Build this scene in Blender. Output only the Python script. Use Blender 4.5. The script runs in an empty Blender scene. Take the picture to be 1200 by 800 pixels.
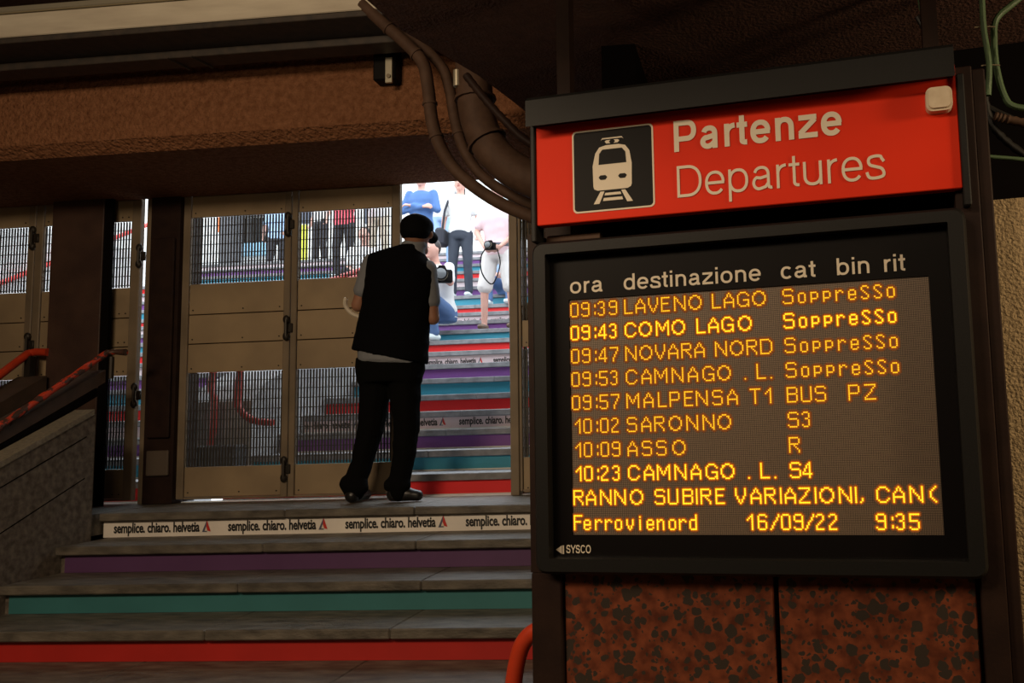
import bpy, bmesh, math, random
from math import sin, cos, pi, radians
from mathutils import Vector, Matrix, noise

random.seed(7)
S = bpy.context.scene
C = S.collection

# ------------------------------------------------------------------ camera
# world: Z = 0 on the landing, +Y up the stairs, camera stands on the lower floor (Z = -1.12)
H = .414
FPX, CXP, CYP = 960., 800., 400.
PITCH, ROLL, YAW = .099, -.0305, .088
_r = Vector((cos(YAW), sin(YAW), 0)); _fh = Vector((-sin(YAW), cos(YAW), 0))
FW = cos(PITCH) * _fh + Vector((0, 0, sin(PITCH)))
_u = -sin(PITCH) * _fh + Vector((0, 0, cos(PITCH)))
RT = cos(ROLL) * _r + sin(ROLL) * _u
UP = -sin(ROLL) * _r + cos(ROLL) * _u
cam = bpy.data.cameras.new('camera'); co = bpy.data.objects.new('camera', cam); C.objects.link(co)
m = Matrix((RT, UP, -FW)).transposed().to_4x4(); m.translation = Vector((0, 0, H)); co.matrix_world = m
cam.sensor_width = 36; cam.lens = FPX / 1200 * 36; cam.shift_x = (600 - CXP) / 1200
cam.clip_start = .05; cam.clip_end = 300
S.camera = co

# ------------------------------------------------------------------ sky, lights, exposure
w = bpy.data.worlds.new('sky'); S.world = w; w.use_nodes = True
bg = w.node_tree.nodes['Background']; bg.inputs[0].default_value = (.86, .94, 1, 1); bg.inputs[1].default_value = 3.6
S.view_settings.view_transform = 'Standard'; S.view_settings.look = 'None'
S.view_settings.exposure = 0; S.view_settings.gamma = 1; S.view_settings.use_curve_mapping = False

def area(name, loc, target, size, sizey, power, col):
    l = bpy.data.lights.new(name, 'AREA'); l.shape = 'RECTANGLE'; l.size = size; l.size_y = sizey; l.energy = power; l.color = col
    o = bpy.data.objects.new(name, l); C.objects.link(o); o.location = loc
    o.rotation_euler = (Vector(target) - Vector(loc)).to_track_quat('-Z', 'Y').to_euler()
area('hall_light', (-2.2, .8, 1.6), (-.7, 2.5, .3), .8, .3, 15, (1, .76, .50))
area('hall_light_rear', (-2.3, -.9, 2.5), (-3.0, 4.5, 1.2), 1.4, .5, 72, (1, .76, .51))
area('hall_light_behind', (-.1, -1.9, 2.4), (-3.0, 4.5, 1.2), 1.0, .4, 22, (1, .76, .51))
area('wall_fill_light', (2.2, 1.3, 1.3), (1.7, 2.6, .3), .3, .3, 32, (1, .74, .44))  # added fill to brighten the cream plaster wall, no fitting there

# ------------------------------------------------------------------ helpers
def ray(x, y): return ((x - CXP) * RT + (CYP - y) * UP + FPX * FW) / FPX
CAM = Vector((0, 0, H))
def atY(x, y, Y):
    d = ray(x, y); return CAM + d * (Y / d.y)
def atX(x, y, X):
    d = ray(x, y); return CAM + d * (X / d.x)
def atZ(x, y, Z):
    d = ray(x, y); return CAM + d * ((Z - H) / d.z)
YB = .14                                       # the departure board stands turned a little
B0 = Vector((-.191, 2.161, 0)); UB = Vector((cos(YB), -sin(YB), 0)); VB = Vector((sin(YB), cos(YB), 0))
def bp(x, y, o=0.):                            # pixel -> (lateral, height) in the board's plane, o behind it
    d = ray(x, y); k = (B0.dot(VB) + o) / d.dot(VB); p = CAM + d * k
    return (p - B0).dot(UB), p.z

def tag(o, label=None, cat=None, group=None, kind=None):
    if label: o['label'] = label
    if cat: o['category'] = cat
    if group: o['group'] = group
    if kind: o['kind'] = kind
    return o
def empty(name, loc=(0, 0, 0), rz=0, **k):
    o = bpy.data.objects.new(name, None); C.objects.link(o); o.location = loc; o.rotation_euler = (0, 0, rz)
    o.empty_display_size = .1
    return tag(o, **k)
class MB:
    def __init__(s): s.v = []; s.f = []; s.sm = False
    def add(s, v, f):
        n = len(s.v); s.v += [tuple(p) for p in v]; s.f += [tuple(i + n for i in q) for q in f]; return s
    def box(s, x0, x1, y0, y1, z0, z1, b=0):
        if b:
            b = min(b, abs(x1 - x0) * .45, abs(y1 - y0) * .45, abs(z1 - z0) * .45)
            bm = bmesh.new(); bmesh.ops.create_cube(bm, size=1)
            for v in bm.verts: v.co = Vector(((x0 + x1) / 2 + v.co.x * (x1 - x0), (y0 + y1) / 2 + v.co.y * (y1 - y0), (z0 + z1) / 2 + v.co.z * (z1 - z0)))
            bmesh.ops.bevel(bm, geom=bm.edges[:], offset=b, segments=1, affect='EDGES')
            bm.verts.index_update(); r = s.add([v.co for v in bm.verts], [[v.index for v in f.verts] for f in bm.faces]); bm.free(); return r
        v = [(x, y, z) for z in (z0, z1) for y in (y0, y1) for x in (x0, x1)]
        return s.add(v, [(0, 2, 3, 1), (4, 5, 7, 6), (0, 1, 5, 4), (2, 6, 7, 3), (0, 4, 6, 2), (1, 3, 7, 5)])
    def tube(s, pts, r, n=10, close=True):
        pts = [Vector(p) for p in pts]; rs = r if isinstance(r, (list, tuple)) else [r] * len(pts)
        v = []; f = []; ref = None
        for i, p in enumerate(pts):
            d = (pts[min(i + 1, len(pts) - 1)] - pts[max(i - 1, 0)]).normalized()
            if ref is None: ref = d.orthogonal().normalized()
            a = (ref - d * ref.dot(d)).normalized(); ref = a; b = d.cross(a)
            v += [p + (a * cos(2 * pi * k / n) + b * sin(2 * pi * k / n)) * rs[i] for k in range(n)]
        for i in range(len(pts) - 1):
            f += [(i * n + k, i * n + (k + 1) % n, (i + 1) * n + (k + 1) % n, (i + 1) * n + k) for k in range(n)]
        if close: f += [tuple(range(n))[::-1], tuple((len(pts) - 1) * n + k for k in range(n))]
        s.sm = True
        return s.add(v, f)
    def prism(s, poly, axis, a0, a1):          # poly of 2-tuples swept along an axis
        n = len(poly)
        def mk(p, a):
            return {'x': (a, p[0], p[1]), 'y': (p[0], a, p[1]), 'z': (p[0], p[1], a)}[axis]
        return s.add([mk(p, a0) for p in poly] + [mk(p, a1) for p in poly],
                     [tuple(range(n)), tuple(range(2 * n - 1, n - 1, -1))] + [(i, (i + 1) % n, n + (i + 1) % n, n + i) for i in range(n)])
    def ell(s, c, r, n=12, mfn=None):
        v = []; f = []; m_ = n // 2 + 1
        for i in range(m_ + 1):
            t = pi * i / m_
            for k in range(n): v.append((c[0] + r[0] * sin(t) * cos(2 * pi * k / n), c[1] + r[1] * sin(t) * sin(2 * pi * k / n), c[2] + r[2] * cos(t)))
        for i in range(m_):
            for k in range(n): f.append((i * n + k, (i + 1) * n + k, (i + 1) * n + (k + 1) % n, i * n + (k + 1) % n))
        s.sm = True
        return s.add(v, f)
    def mesh(s, name, loc=(0, 0, 0), clean=True):
        me = bpy.data.meshes.new(name); L = Vector(loc)
        me.from_pydata([Vector(p) - L for p in s.v], [], s.f); me.update()
        if clean:
            bm = bmesh.new(); bm.from_mesh(me); bmesh.ops.remove_doubles(bm, verts=bm.verts, dist=1e-6)
            bmesh.ops.recalc_face_normals(bm, faces=bm.faces); bm.to_mesh(me); bm.free()
        return me
    def build(s, name, mat, parent=None, loc=None, clean=True, **k):
        L = Vector(loc) if loc is not None else Vector((0, 0, 0))
        me = s.mesh(name, L, clean)
        if mat: me.materials.append(mat)
        o = bpy.data.objects.new(name, me); C.objects.link(o); o.location = L
        if s.sm: smooth(me)
        if parent:
            o.parent = parent
        return tag(o, **k)
def smooth(me, ang=40):
    me.polygons.foreach_set('use_smooth', [True] * len(me.polygons))
    try: me.set_sharp_from_angle(angle=radians(ang))
    except Exception: pass
def box(name, mat, x0, x1, y0, y1, z0, z1, b=0, parent=None, **k):
    return MB().box(x0, x1, y0, y1, z0, z1, b).build(name, mat, parent, **k)
def spline(pts, n=6):
    pts = [Vector(p) for p in pts]; out = []
    P_ = [pts[0] * 2 - pts[1]] + pts + [pts[-1] * 2 - pts[-2]]
    for i in range(1, len(P_) - 2):
        a, b, c, d = P_[i - 1:i + 3]
        for k in range(n):
            t = k / n; out.append(.5 * ((2 * b) + (c - a) * t + (2 * a - 5 * b + 4 * c - d) * t * t + (3 * b - a - 3 * c + d) * t ** 3))
    return out + [pts[-1]]

WORK = bpy.data.scenes.new('workbench')      # modifiers are applied here, away from the big scene
def evaluated(o):
    WORK.collection.objects.link(o); vl = WORK.view_layers[0]; vl.update(); dg = vl.depsgraph
    me = bpy.data.meshes.new_from_object(o.evaluated_get(dg)); WORK.collection.objects.unlink(o); return me

# ------------------------------------------------------------------ materials
def mat(name, col, rough=.7, metal=0, col2=None, scale=8, lo=.35, hi=.65, detail=6, bump=0, bscale=60, bdist=.01, spec=.5, emit=None, es=0, stretch=None):
    m = bpy.data.materials.new(name); m.use_nodes = True; nt = m.node_tree; b = nt.nodes['Principled BSDF']
    b.inputs['Base Color'].default_value = (*col, 1); b.inputs['Roughness'].default_value = rough; b.inputs['Metallic'].default_value = metal
    b.inputs['Specular IOR Level'].default_value = spec
    tc = nt.nodes.new('ShaderNodeTexCoord'); src = tc.outputs['Object']
    if stretch:
        mp = nt.nodes.new('ShaderNodeMapping'); mp.inputs['Scale'].default_value = stretch; nt.links.new(src, mp.inputs[0]); src = mp.outputs[0]
    if col2:
        n = nt.nodes.new('ShaderNodeTexNoise'); n.inputs['Scale'].default_value = scale; n.inputs['Detail'].default_value = detail; nt.links.new(src, n.inputs['Vector'])
        r = nt.nodes.new('ShaderNodeValToRGB'); r.color_ramp.elements[0].position = lo; r.color_ramp.elements[1].position = hi
        r.color_ramp.elements[0].color = (*col, 1); r.color_ramp.elements[1].color = (*col2, 1)
        nt.links.new(n.outputs[0], r.inputs[0]); nt.links.new(r.outputs[0], b.inputs['Base Color'])
    if bump:
        n = nt.nodes.new('ShaderNodeTexNoise'); n.inputs['Scale'].default_value = bscale; n.inputs['Detail'].default_value = 5; nt.links.new(src, n.inputs['Vector'])
        bb = nt.nodes.new('ShaderNodeBump'); bb.inputs['Strength'].default_value = bump; bb.inputs['Distance'].default_value = bdist
        nt.links.new(n.outputs[0], bb.inputs['Height']); nt.links.new(bb.outputs[0], b.inputs['Normal'])
    if emit:
        b.inputs['Emission Color'].default_value = (*emit, 1); b.inputs['Emission Strength'].default_value = es
    return m
M = {}
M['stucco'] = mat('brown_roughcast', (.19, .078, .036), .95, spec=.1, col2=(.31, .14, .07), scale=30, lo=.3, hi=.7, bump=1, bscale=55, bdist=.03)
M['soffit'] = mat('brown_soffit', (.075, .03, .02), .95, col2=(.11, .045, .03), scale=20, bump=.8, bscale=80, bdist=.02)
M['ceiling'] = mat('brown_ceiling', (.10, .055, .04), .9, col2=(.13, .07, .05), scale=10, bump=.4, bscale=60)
M['steelbrown'] = mat('brown_painted_steel', (.028, .015, .011), .55, spec=.12, col2=(.02, .011, .009), scale=12, bump=.15, bscale=120, bdist=.003)
M['pillar'] = mat('brown_painted_pillar', (.075, .042, .03), .4, col2=(.05, .028, .022), scale=5, bump=.25, bscale=90, bdist=.004)
M['bezel'] = mat('charcoal_powder_coat', (.009, .0088, .0085), .5, spec=.2, col2=(.012, .0115, .011), scale=200, bump=.3, bscale=500, bdist=.001)
M['black'] = mat('black_panel', (.005, .004, .004), .5, spec=.12)
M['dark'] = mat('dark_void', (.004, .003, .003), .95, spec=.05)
M['red'] = mat('red_sign_enamel', (.80, .035, .008), .6, col2=(.72, .03, .007), scale=3, spec=.15)
M['white'] = mat('off_white_print', (.75, .66, .52), .6)
M['whiteplastic'] = mat('cream_plastic', (.72, .6, .44), .5, col2=(.62, .5, .35), scale=30)
M['bronze'] = mat('bronze_sheet', (.40, .295, .175), .55, .12, col2=(.25, .185, .115), scale=2.2, lo=.35, hi=.7, detail=8, bump=.05, bscale=8)
M['bronzeframe'] = mat('bronze_frame', (.27, .205, .135), .55, .15, col2=(.17, .13, .085), scale=4, detail=8, lo=.3, hi=.7)
M['mesh'] = mat('dark_wire', (.05, .045, .04), .6, .3)
M['hinge'] = mat('blackened_hinge', (.03, .024, .018), .5, .4)
M['alu'] = mat('dull_aluminium', (.66, .60, .48), .5, .2, col2=(.48, .42, .33), scale=3, lo=.3, hi=.75, detail=8, stretch=(1, 6, 6))
M['aludark'] = mat('dark_track', (.035, .03, .026), .6, .2, col2=(.06, .045, .035), scale=20)
M['chrome'] = mat('zinc_plate', (.6, .55, .42), .35, .7)
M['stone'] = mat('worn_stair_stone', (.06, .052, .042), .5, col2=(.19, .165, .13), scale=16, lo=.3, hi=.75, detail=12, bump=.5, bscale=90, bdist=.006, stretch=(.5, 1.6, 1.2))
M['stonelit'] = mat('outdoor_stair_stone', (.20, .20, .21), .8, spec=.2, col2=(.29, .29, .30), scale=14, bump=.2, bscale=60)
M['wallstone'] = mat('speckled_stone_wall', (.075, .06, .046), .85, col2=(.19, .155, .12), scale=28, lo=.35, hi=.7, bump=.3, bscale=140, bdist=.004)
M['cap'] = mat('terrazzo_cap', (.17, .145, .105), .5, col2=(.28, .24, .17), scale=60, lo=.35, hi=.7, bump=.15, bscale=120)
M['concrete'] = mat('grey_concrete', (.30, .30, .31), .85, col2=(.4, .4, .4), scale=7, bump=.2, bscale=40)
M['whitewall'] = mat('pale_render', (.8, .8, .78), .8, col2=(.72, .72, .7), scale=5)
M['darkwall'] = mat('dark_stone_block', (.05, .045, .045), .7)
M['cream'] = mat('cream_roughcast', (.46, .34, .19), .9, col2=(.36, .26, .14), scale=60, lo=.3, hi=.7, bump=1, bscale=120, bdist=.012)
M['railred'] = mat('red_handrail_paint', (.62, .055, .015), .38, col2=(.5, .04, .012), scale=12)
M['railpeel'] = mat('peeling_red_handrail_paint', (.06, .03, .02), .5, col2=(.55, .05, .015), scale=17, lo=.47, hi=.50, detail=5, bump=.4, bscale=20, bdist=.006)
M['railbrown'] = mat('brown_red_handrail', (.42, .04, .03), .45)
M['raildark'] = mat('brown_stringer', (.055, .036, .026), .6, col2=(.08, .05, .035), scale=14)
M['railpink'] = mat('outdoor_red_rail', (.85, .06, .05), .4)
M['glass'] = None
M['pipe'] = mat('brown_painted_pipe', (.065, .035, .022), .7, spec=.25, col2=(.09, .05, .032), scale=16, bump=.2, bscale=50, bdist=.006)
M['green'] = mat('green_cable', (.09, .15, .075), .5)
M['blackcable'] = mat('black_cable', (.012, .011, .01), .5)
M['tie'] = mat('pale_cable_tie', (.25, .2, .13), .5)
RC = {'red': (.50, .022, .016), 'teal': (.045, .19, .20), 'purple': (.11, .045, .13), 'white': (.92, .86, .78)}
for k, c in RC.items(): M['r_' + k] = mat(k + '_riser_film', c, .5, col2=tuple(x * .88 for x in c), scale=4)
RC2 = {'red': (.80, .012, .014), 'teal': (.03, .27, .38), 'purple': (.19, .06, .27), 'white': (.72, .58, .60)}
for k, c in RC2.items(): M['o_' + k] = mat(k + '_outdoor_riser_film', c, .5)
M['ink'] = mat('black_ink', (.012, .012, .012), .5)
M['inkgrey'] = mat('slate_ink', (.10, .11, .17), .5)
M['inkred'] = mat('red_ink', (.6, .04, .03), .5)
def granite():
    m = bpy.data.materials.new('red_granite_with_dark_blotches'); m.use_nodes = True; nt = m.node_tree; b = nt.nodes['Principled BSDF']
    L = nt.links; N = nt.nodes.new
    tc = N('ShaderNodeTexCoord')
    nz = N('ShaderNodeTexNoise'); nz.inputs['Scale'].default_value = 40; nz.inputs['Detail'].default_value = 3; L.new(tc.outputs['Object'], nz.inputs[0])
    mx = N('ShaderNodeMixRGB'); mx.blend_type = 'ADD'; mx.inputs[0].default_value = .022; L.new(tc.outputs['Object'], mx.inputs[1]); L.new(nz.outputs[1], mx.inputs[2])
    def blot(scale, thr, rnd_thr):
        v = N('ShaderNodeTexVoronoi'); v.inputs['Scale'].default_value = scale; L.new(mx.outputs[0], v.inputs['Vector'])
        sep = N('ShaderNodeSeparateColor'); L.new(v.outputs['Color'], sep.inputs[0])
        r = N('ShaderNodeMath'); r.operation = 'MULTIPLY'; L.new(sep.outputs[0], r.inputs[0]); r.inputs[1].default_value = thr
        lt = N('ShaderNodeMath'); lt.operation = 'LESS_THAN'; L.new(v.outputs['Distance'], lt.inputs[0]); L.new(r.outputs[0], lt.inputs[1])
        gt = N('ShaderNodeMath'); gt.operation = 'GREATER_THAN'; L.new(sep.outputs[1], gt.inputs[0]); gt.inputs[1].default_value = rnd_thr
        mu = N('ShaderNodeMath'); mu.operation = 'MULTIPLY'; L.new(lt.outputs[0], mu.inputs[0]); L.new(gt.outputs[0], mu.inputs[1]); return mu
    a = blot(36, .66, .38); c = blot(78, .55, .5)
    mxx = N('ShaderNodeMath'); mxx.operation = 'MAXIMUM'; L.new(a.outputs[0], mxx.inputs[0]); L.new(c.outputs[0], mxx.inputs[1])
    n2 = N('ShaderNodeTexNoise'); n2.inputs['Scale'].default_value = 26; n2.inputs['Detail'].default_value = 8; L.new(tc.outputs['Object'], n2.inputs[0])
    rp = N('ShaderNodeValToRGB'); rp.color_ramp.elements[0].position = .36; rp.color_ramp.elements[1].position = .64
    rp.color_ramp.elements[0].color = (.10, .026, .013, 1); rp.color_ramp.elements[1].color = (.24, .062, .026, 1); L.new(n2.outputs[0], rp.inputs[0])
    fin = N('ShaderNodeMixRGB'); L.new(mxx.outputs[0], fin.inputs[0]); L.new(rp.outputs[0], fin.inputs[1]); fin.inputs[2].default_value = (.045, .034, .026, 1)
    L.new(fin.outputs[0], b.inputs['Base Color']); b.inputs['Roughness'].default_value = .35
    return m
M['granite'] = granite()
def emis(name, col, st):
    m = bpy.data.materials.new(name); m.use_nodes = True; nt = m.node_tree; nt.nodes.remove(nt.nodes['Principled BSDF'])
    e = nt.nodes.new('ShaderNodeEmission'); e.inputs[0].default_value = (*col, 1); e.inputs[1].default_value = st
    nt.links.new(e.outputs[0], nt.nodes['Material Output'].inputs[0]); return m
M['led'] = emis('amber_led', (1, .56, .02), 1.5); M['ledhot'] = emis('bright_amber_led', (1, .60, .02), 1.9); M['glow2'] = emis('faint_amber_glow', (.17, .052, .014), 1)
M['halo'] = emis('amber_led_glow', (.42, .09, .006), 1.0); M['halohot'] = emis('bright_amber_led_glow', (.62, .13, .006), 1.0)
def ledmatrix():
    m = bpy.data.materials.new('unlit_led_matrix'); m.use_nodes = True; nt = m.node_tree; b = nt.nodes['Principled BSDF']; L = nt.links; N = nt.nodes.new
    tc = N('ShaderNodeTexCoord'); sp = N('ShaderNodeSeparateXYZ'); L.new(tc.outputs['Object'], sp.inputs[0])
    outs = []
    for ax in (0, 2):
        a = N('ShaderNodeMath'); a.operation = 'MULTIPLY'; L.new(sp.outputs[ax], a.inputs[0]); a.inputs[1].default_value = 250.
        f = N('ShaderNodeMath'); f.operation = 'FRACT'; L.new(a.outputs[0], f.inputs[0])
        g = N('ShaderNodeMath'); g.operation = 'GREATER_THAN'; L.new(f.outputs[0], g.inputs[0]); g.inputs[1].default_value = .3; outs.append(g)
    mu = N('ShaderNodeMath'); mu.operation = 'MULTIPLY'; L.new(outs[0].outputs[0], mu.inputs[0]); L.new(outs[1].outputs[0], mu.inputs[1])
    mx = N('ShaderNodeMixRGB'); L.new(mu.outputs[0], mx.inputs[0]); mx.inputs[1].default_value = (.02, .012, .008, 1); mx.inputs[2].default_value = (.31, .225, .155, 1)
    L.new(mx.outputs[0], b.inputs['Base Color']); b.inputs['Roughness'].default_value = .5
    return m
M['matrix'] = ledmatrix()
def glassm():
    m = bpy.data.materials.new('clear_front_glass'); m.use_nodes = True; nt = m.node_tree; nt.nodes.remove(nt.nodes['Principled BSDF'])
    t = nt.nodes.new('ShaderNodeBsdfTransparent'); g = nt.nodes.new('ShaderNodeBsdfGlossy'); g.inputs['Roughness'].default_value = .06
    x = nt.nodes.new('ShaderNodeMixShader'); x.inputs[0].default_value = .03
    nt.links.new(t.outputs[0], x.inputs[1]); nt.links.new(g.outputs[0], x.inputs[2]); nt.links.new(x.outputs[0], nt.nodes['Material Output'].inputs[0]); return m
M['glass'] = glassm()

def st(name, o): o.name = name; o['kind'] = 'structure'; return o

# ------------------------------------------------------------------ the hall (setting)
FZ = -1.12
box('floor', M['stone'], -7.5, 3.2, -3.2, 5.1, FZ - .1, FZ, kind='structure')
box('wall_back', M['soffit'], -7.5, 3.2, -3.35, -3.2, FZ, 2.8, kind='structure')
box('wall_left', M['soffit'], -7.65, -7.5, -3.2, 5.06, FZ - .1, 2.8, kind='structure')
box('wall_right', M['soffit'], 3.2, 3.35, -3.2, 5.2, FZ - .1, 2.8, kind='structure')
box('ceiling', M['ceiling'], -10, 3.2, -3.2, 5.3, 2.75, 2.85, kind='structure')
# nearer lowered soffit, its edge cut on a slant
p = [atZ(x, y, 1.75) for x, y in ((415, -12), (430, 0), (470, 35), (560, 88), (600, 118), (640, 150))]
poly = [(v.x, v.y) for v in p]
poly = [(-1.25, 2.0), (-1.25, 2.15)] + poly[1:] + [(-.8, 3.9), (3.2, 3.9), (3.2, .9), (-1.25, .9)]
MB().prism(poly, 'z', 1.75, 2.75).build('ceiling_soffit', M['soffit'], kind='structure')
# roughcast beam over the gates
zb = 2.0; ch = .035
bt = atY(200, 73, 4.07).z
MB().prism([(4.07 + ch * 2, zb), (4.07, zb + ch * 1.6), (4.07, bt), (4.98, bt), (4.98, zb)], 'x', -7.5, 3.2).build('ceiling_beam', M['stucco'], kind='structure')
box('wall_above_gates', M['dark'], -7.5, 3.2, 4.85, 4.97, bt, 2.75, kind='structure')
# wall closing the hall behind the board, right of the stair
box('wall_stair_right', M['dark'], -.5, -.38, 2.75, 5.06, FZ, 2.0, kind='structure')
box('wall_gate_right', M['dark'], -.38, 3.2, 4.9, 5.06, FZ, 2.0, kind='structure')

# ------------------------------------------------------------------ stairs
CYC = {1: 'red', 2: 'teal', 3: 'purple', 0: 'white'}
def kY(k):
    return 4.784 + .32 * k if 1 <= k <= 5 else (6.384 + .45 * (k - 5) if k > 5 else 4.42 + .32 * k)
def kZ(k): return .14 * k if k <= 5 else (.7 + .16 * (k - 5) if k <= 13 else 1.98 + .2 * (k - 13))
def text_mesh(body, size, offset=0., spacing=1.):
    c = bpy.data.curves.new('lettering', 'FONT'); c.body = body; c.size = size; c.offset = offset; c.resolution_u = 3; c.space_character = spacing
    o = bpy.data.objects.new('lettering', c); me = evaluated(o); bpy.data.objects.remove(o); return me
SLOGAN = text_mesh('semplice. chiaro. helvetia', .078, .0022, .98)
sw = max(v.co.x for v in SLOGAN.vertices)
SV = [(v.co.x / sw * .52, v.co.y) for v in SLOGAN.vertices]; SF = [tuple(q.vertices) for q in SLOGAN.polygons]
def slogan_riser(parent, y, z, xs, x0, x1):
    """one lettering mesh and the little fin-shaped emblems, printed on a riser whose face is at y"""
    for xx in xs:
        mb = MB()
        keep = [q for q in SF if all(x0 < SV[i][0] + xx < x1 for i in q)]
        mb.add([(a + xx, y - .0012, b + z) for a, b in SV], keep)
        if keep: mb.build('lettering', M['ink'], parent, clean=False)
        e = xx + .535
        if x0 < e and e + .06 < x1:
            MB().add([(e, y - .0013, z - .004), (e + .03, y - .0013, z - .004), (e + .028, y - .0013, z + .062)], [(0, 1, 2)]).build('emblem', M['inkgrey'], parent, clean=False)
            MB().add([(e + .024, y - .0015, z + .006), (e + .052, y - .0015, z - .002), (e + .028, y - .0015, z + .062)], [(0, 1, 2)]).build('emblem', M['inkred'], parent, clean=False)
            MB().add([(e + .016, y - .0016, z + .002), (e + .034, y - .0016, z + .002), (e + .024, y - .0016, z + .026)], [(0, 1, 2)]).build('emblem', M['white'], parent, clean=False)

stair = empty('staircase', (0, 0, 0), label='indoor flight of worn stone steps with coloured risers leading up to the gates', cat='stairs')
XL, XR = -3.73, -.505
random.seed(3)
x_s = atY(133, 620, kY(0) + .03).x
for k in range(-8, 1):
    y0, z0 = kY(k), kZ(k)
    y1 = kY(k + 1) + .05 if k < 0 else 5.14
    xl = XL if k < 0 else -3.76
    XR = -.72 if k <= -6 else -.505
    # tread slabs, three stones a step
    cuts = [xl, xl + random.uniform(.9, 1.3), xl + random.uniform(1.9, 2.4), XR] if k < 0 else [xl, -2.65, -1.9, XR]
    for a, b in zip(cuts[:-1], cuts[1:]):
        mb = MB().box(a + .0008, b - .0008, y0, y1, z0 - .045, z0, .006)
        mb.build('tread', M['stone'], stair)
    c = CYC[k % 4]
    rl = xl + (.03 if k < 0 else .004)
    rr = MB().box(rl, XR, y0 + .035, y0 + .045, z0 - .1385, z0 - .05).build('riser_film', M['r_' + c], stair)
    if k == 0:
        slogan_riser(rr, y0 + .033, z0 - .113, [x_s + .69 * i for i in range(6)], rl, XR)
    if k == -4:
        slogan_riser(rr, y0 + .033, z0 - .113, [x_s + .69 * i for i in range(6)], rl, XR)
    MB().box(xl, XR, y0 + .046, 5.12, max(FZ, z0 - .28), z0 - .046).build('core', M['wallstone'], stair)
box('floor_landing', M['stone'], -7.5, -3.77, 4.1, 5.12, -.12, 0, kind='structure')
box('trim_1', mat('white_floor_strip', (.85, .87, .9), .5), -5.3, -.5, 5.055, 5.105, .0, .006, kind='structure')  # thin white strip on the landing just behind the gates

# ------------------------------------------------------------------ stone flank wall with its cap, pillar, left rails
wl = empty('stone_balustrade', (-3.75, 4.3, -.2), label='sloping speckled stone balustrade with a pale cap at the left of the stair', cat='balustrade')
def wz(Y): return .59 + (Y - 4.34) * .47
wmb = MB().prism([(2.0, FZ), (2.0, wz(2.0) - .03), (4.36, wz(4.36) - .03), (4.36, -.3), (3.9, FZ)], 'x', -4.08, -3.75)
wmb.build('wall_slab', M['wallstone'], wl).location -= Vector(wl.location)
def sloped(name, mt, parent, x0, x1, ya, yb_, zfun, th, b=.004):
    mb = MB().prism([(ya, zfun(ya) - th), (ya, zfun(ya)), (yb_, zfun(yb_)), (yb_, zfun(yb_) - th)], 'x', x0, x1)
    o = mb.build(name, mt, parent)
    if parent: o.location -= Vector(parent.location)
    return o
sloped('cap', M['cap'], wl, -4.12, -3.745, 2.0, 4.345, lambda Y: wz(Y), .03)
for off in (.13, .36):      # fine chiselled courses in the face
    sloped('groove', M['dark'], wl, -3.752, -3.7485, 2.0, 4.30, lambda Y, o=off: wz(Y) - o, .006)
pl = empty('pillar', (-4.35, 4.93, 0), label='dark brown painted steel pillar standing in front of the left gates', cat='pillar')
PX = [atY(x_, 240, 4.92).x for x_ in (62, 122, 131)]
MB().box(PX[0], PX[1], 4.92, 4.945, 0, 2.0, .004).build('front_plate', M['pillar'], pl).location -= Vector(pl.location)
MB().box(PX[1] + .001, PX[2], 4.928, 4.95, 0, 2.0).build('side_flange', M['dark'], pl).location -= Vector(pl.location)

# left stringer beam and handrails
def z_rail(Y, y1, z1, s): return z1 + (Y - y1) * s
sb = empty('stair_stringer', (-3.9, 4.3, .6), label='sloping brown metal stringer directly above the stone balustrade', cat='beam')
sloped('stringer', M['raildark'], sb, -3.99, -3.87, 2.2, 4.56, lambda Y: .835 + (Y - 4.56) * .52, .075)
sloped('underside_shade', M['dark'], sb, -4.03, -3.865, 2.2, 4.5, lambda Y: .755 + (Y - 4.56) * .52, .05)  # near-black strip, paints the shadow gap beneath the stringer
hr = empty('handrail', (-3.85, 4.3, .8), label='peeling red handrail sloping up in front of the pillar', cat='handrail')
a = atX(0, 499, -3.86); b = atX(126, 413, -3.86); e_ = b + Vector((.10, .02, .0))
d_ = (b - a).normalized()
pts = [a - d_ * 1.2] + [a + (b - a) * i / 14 for i in range(15)] + [b + Vector((.035, .02, .004)), e_]
MB().tube(pts, [.018 + .003 * sin(i * 2.3) for i in range(len(pts))], 14).build('rail', M['railpeel'], hr).location -= Vector(hr.location)
q = atX(131, 418, -3.84)
MB().tube([q, q + Vector((0, .0, -.13))], .014, 8).build('post', M['hinge'], hr).location -= Vector(hr.location)
for Y in (3.3, 3.95):
    z = a.z + (Y - a.y) * d_.z / d_.y
    MB().tube([(-3.86, Y, z), (-3.9, Y, z - .09)], .01, 8).build('post', M['hinge'], hr).location -= Vector(hr.location)
h2 = empty('handrail', (-4.9, 5, .8), label='smooth red handrail behind the pillar at the left edge', cat='handrail')
a2 = atX(0, 439, -4.7); b2 = atX(33, 414, -4.7); d2 = (b2 - a2).normalized()
MB().tube([a2 - d2 * 1.5, a2, b2, b2 + Vector((.04, .02, .01)), b2 + Vector((.12, .02, .005))], .025, 14).build('rail', M['railred'], h2).location -= Vector(h2.location)
q = b2 + Vector((.02, 0, -.02))
MB().box(q.x - .025, q.x + .015, q.y - .02, q.y + .02, q.z - .26, q.z).build('post', M['hinge'], h2).location -= Vector(h2.location)
s2 = empty('stair_stringer', (-4.7, 4.8, .6), label='second brown sloping stringer under the smooth red handrail', cat='beam')
c2 = atX(55, 440, -4.55); c1 = atX(0, 472, -4.55); sl = (c2.z - c1.z) / (c2.y - c1.y)
sloped('stringer', M['raildark'], s2, -4.75, -4.55, c1.y - 1.2, c2.y, lambda Y: c1.z + (Y - c1.y) * sl, .10)

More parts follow.
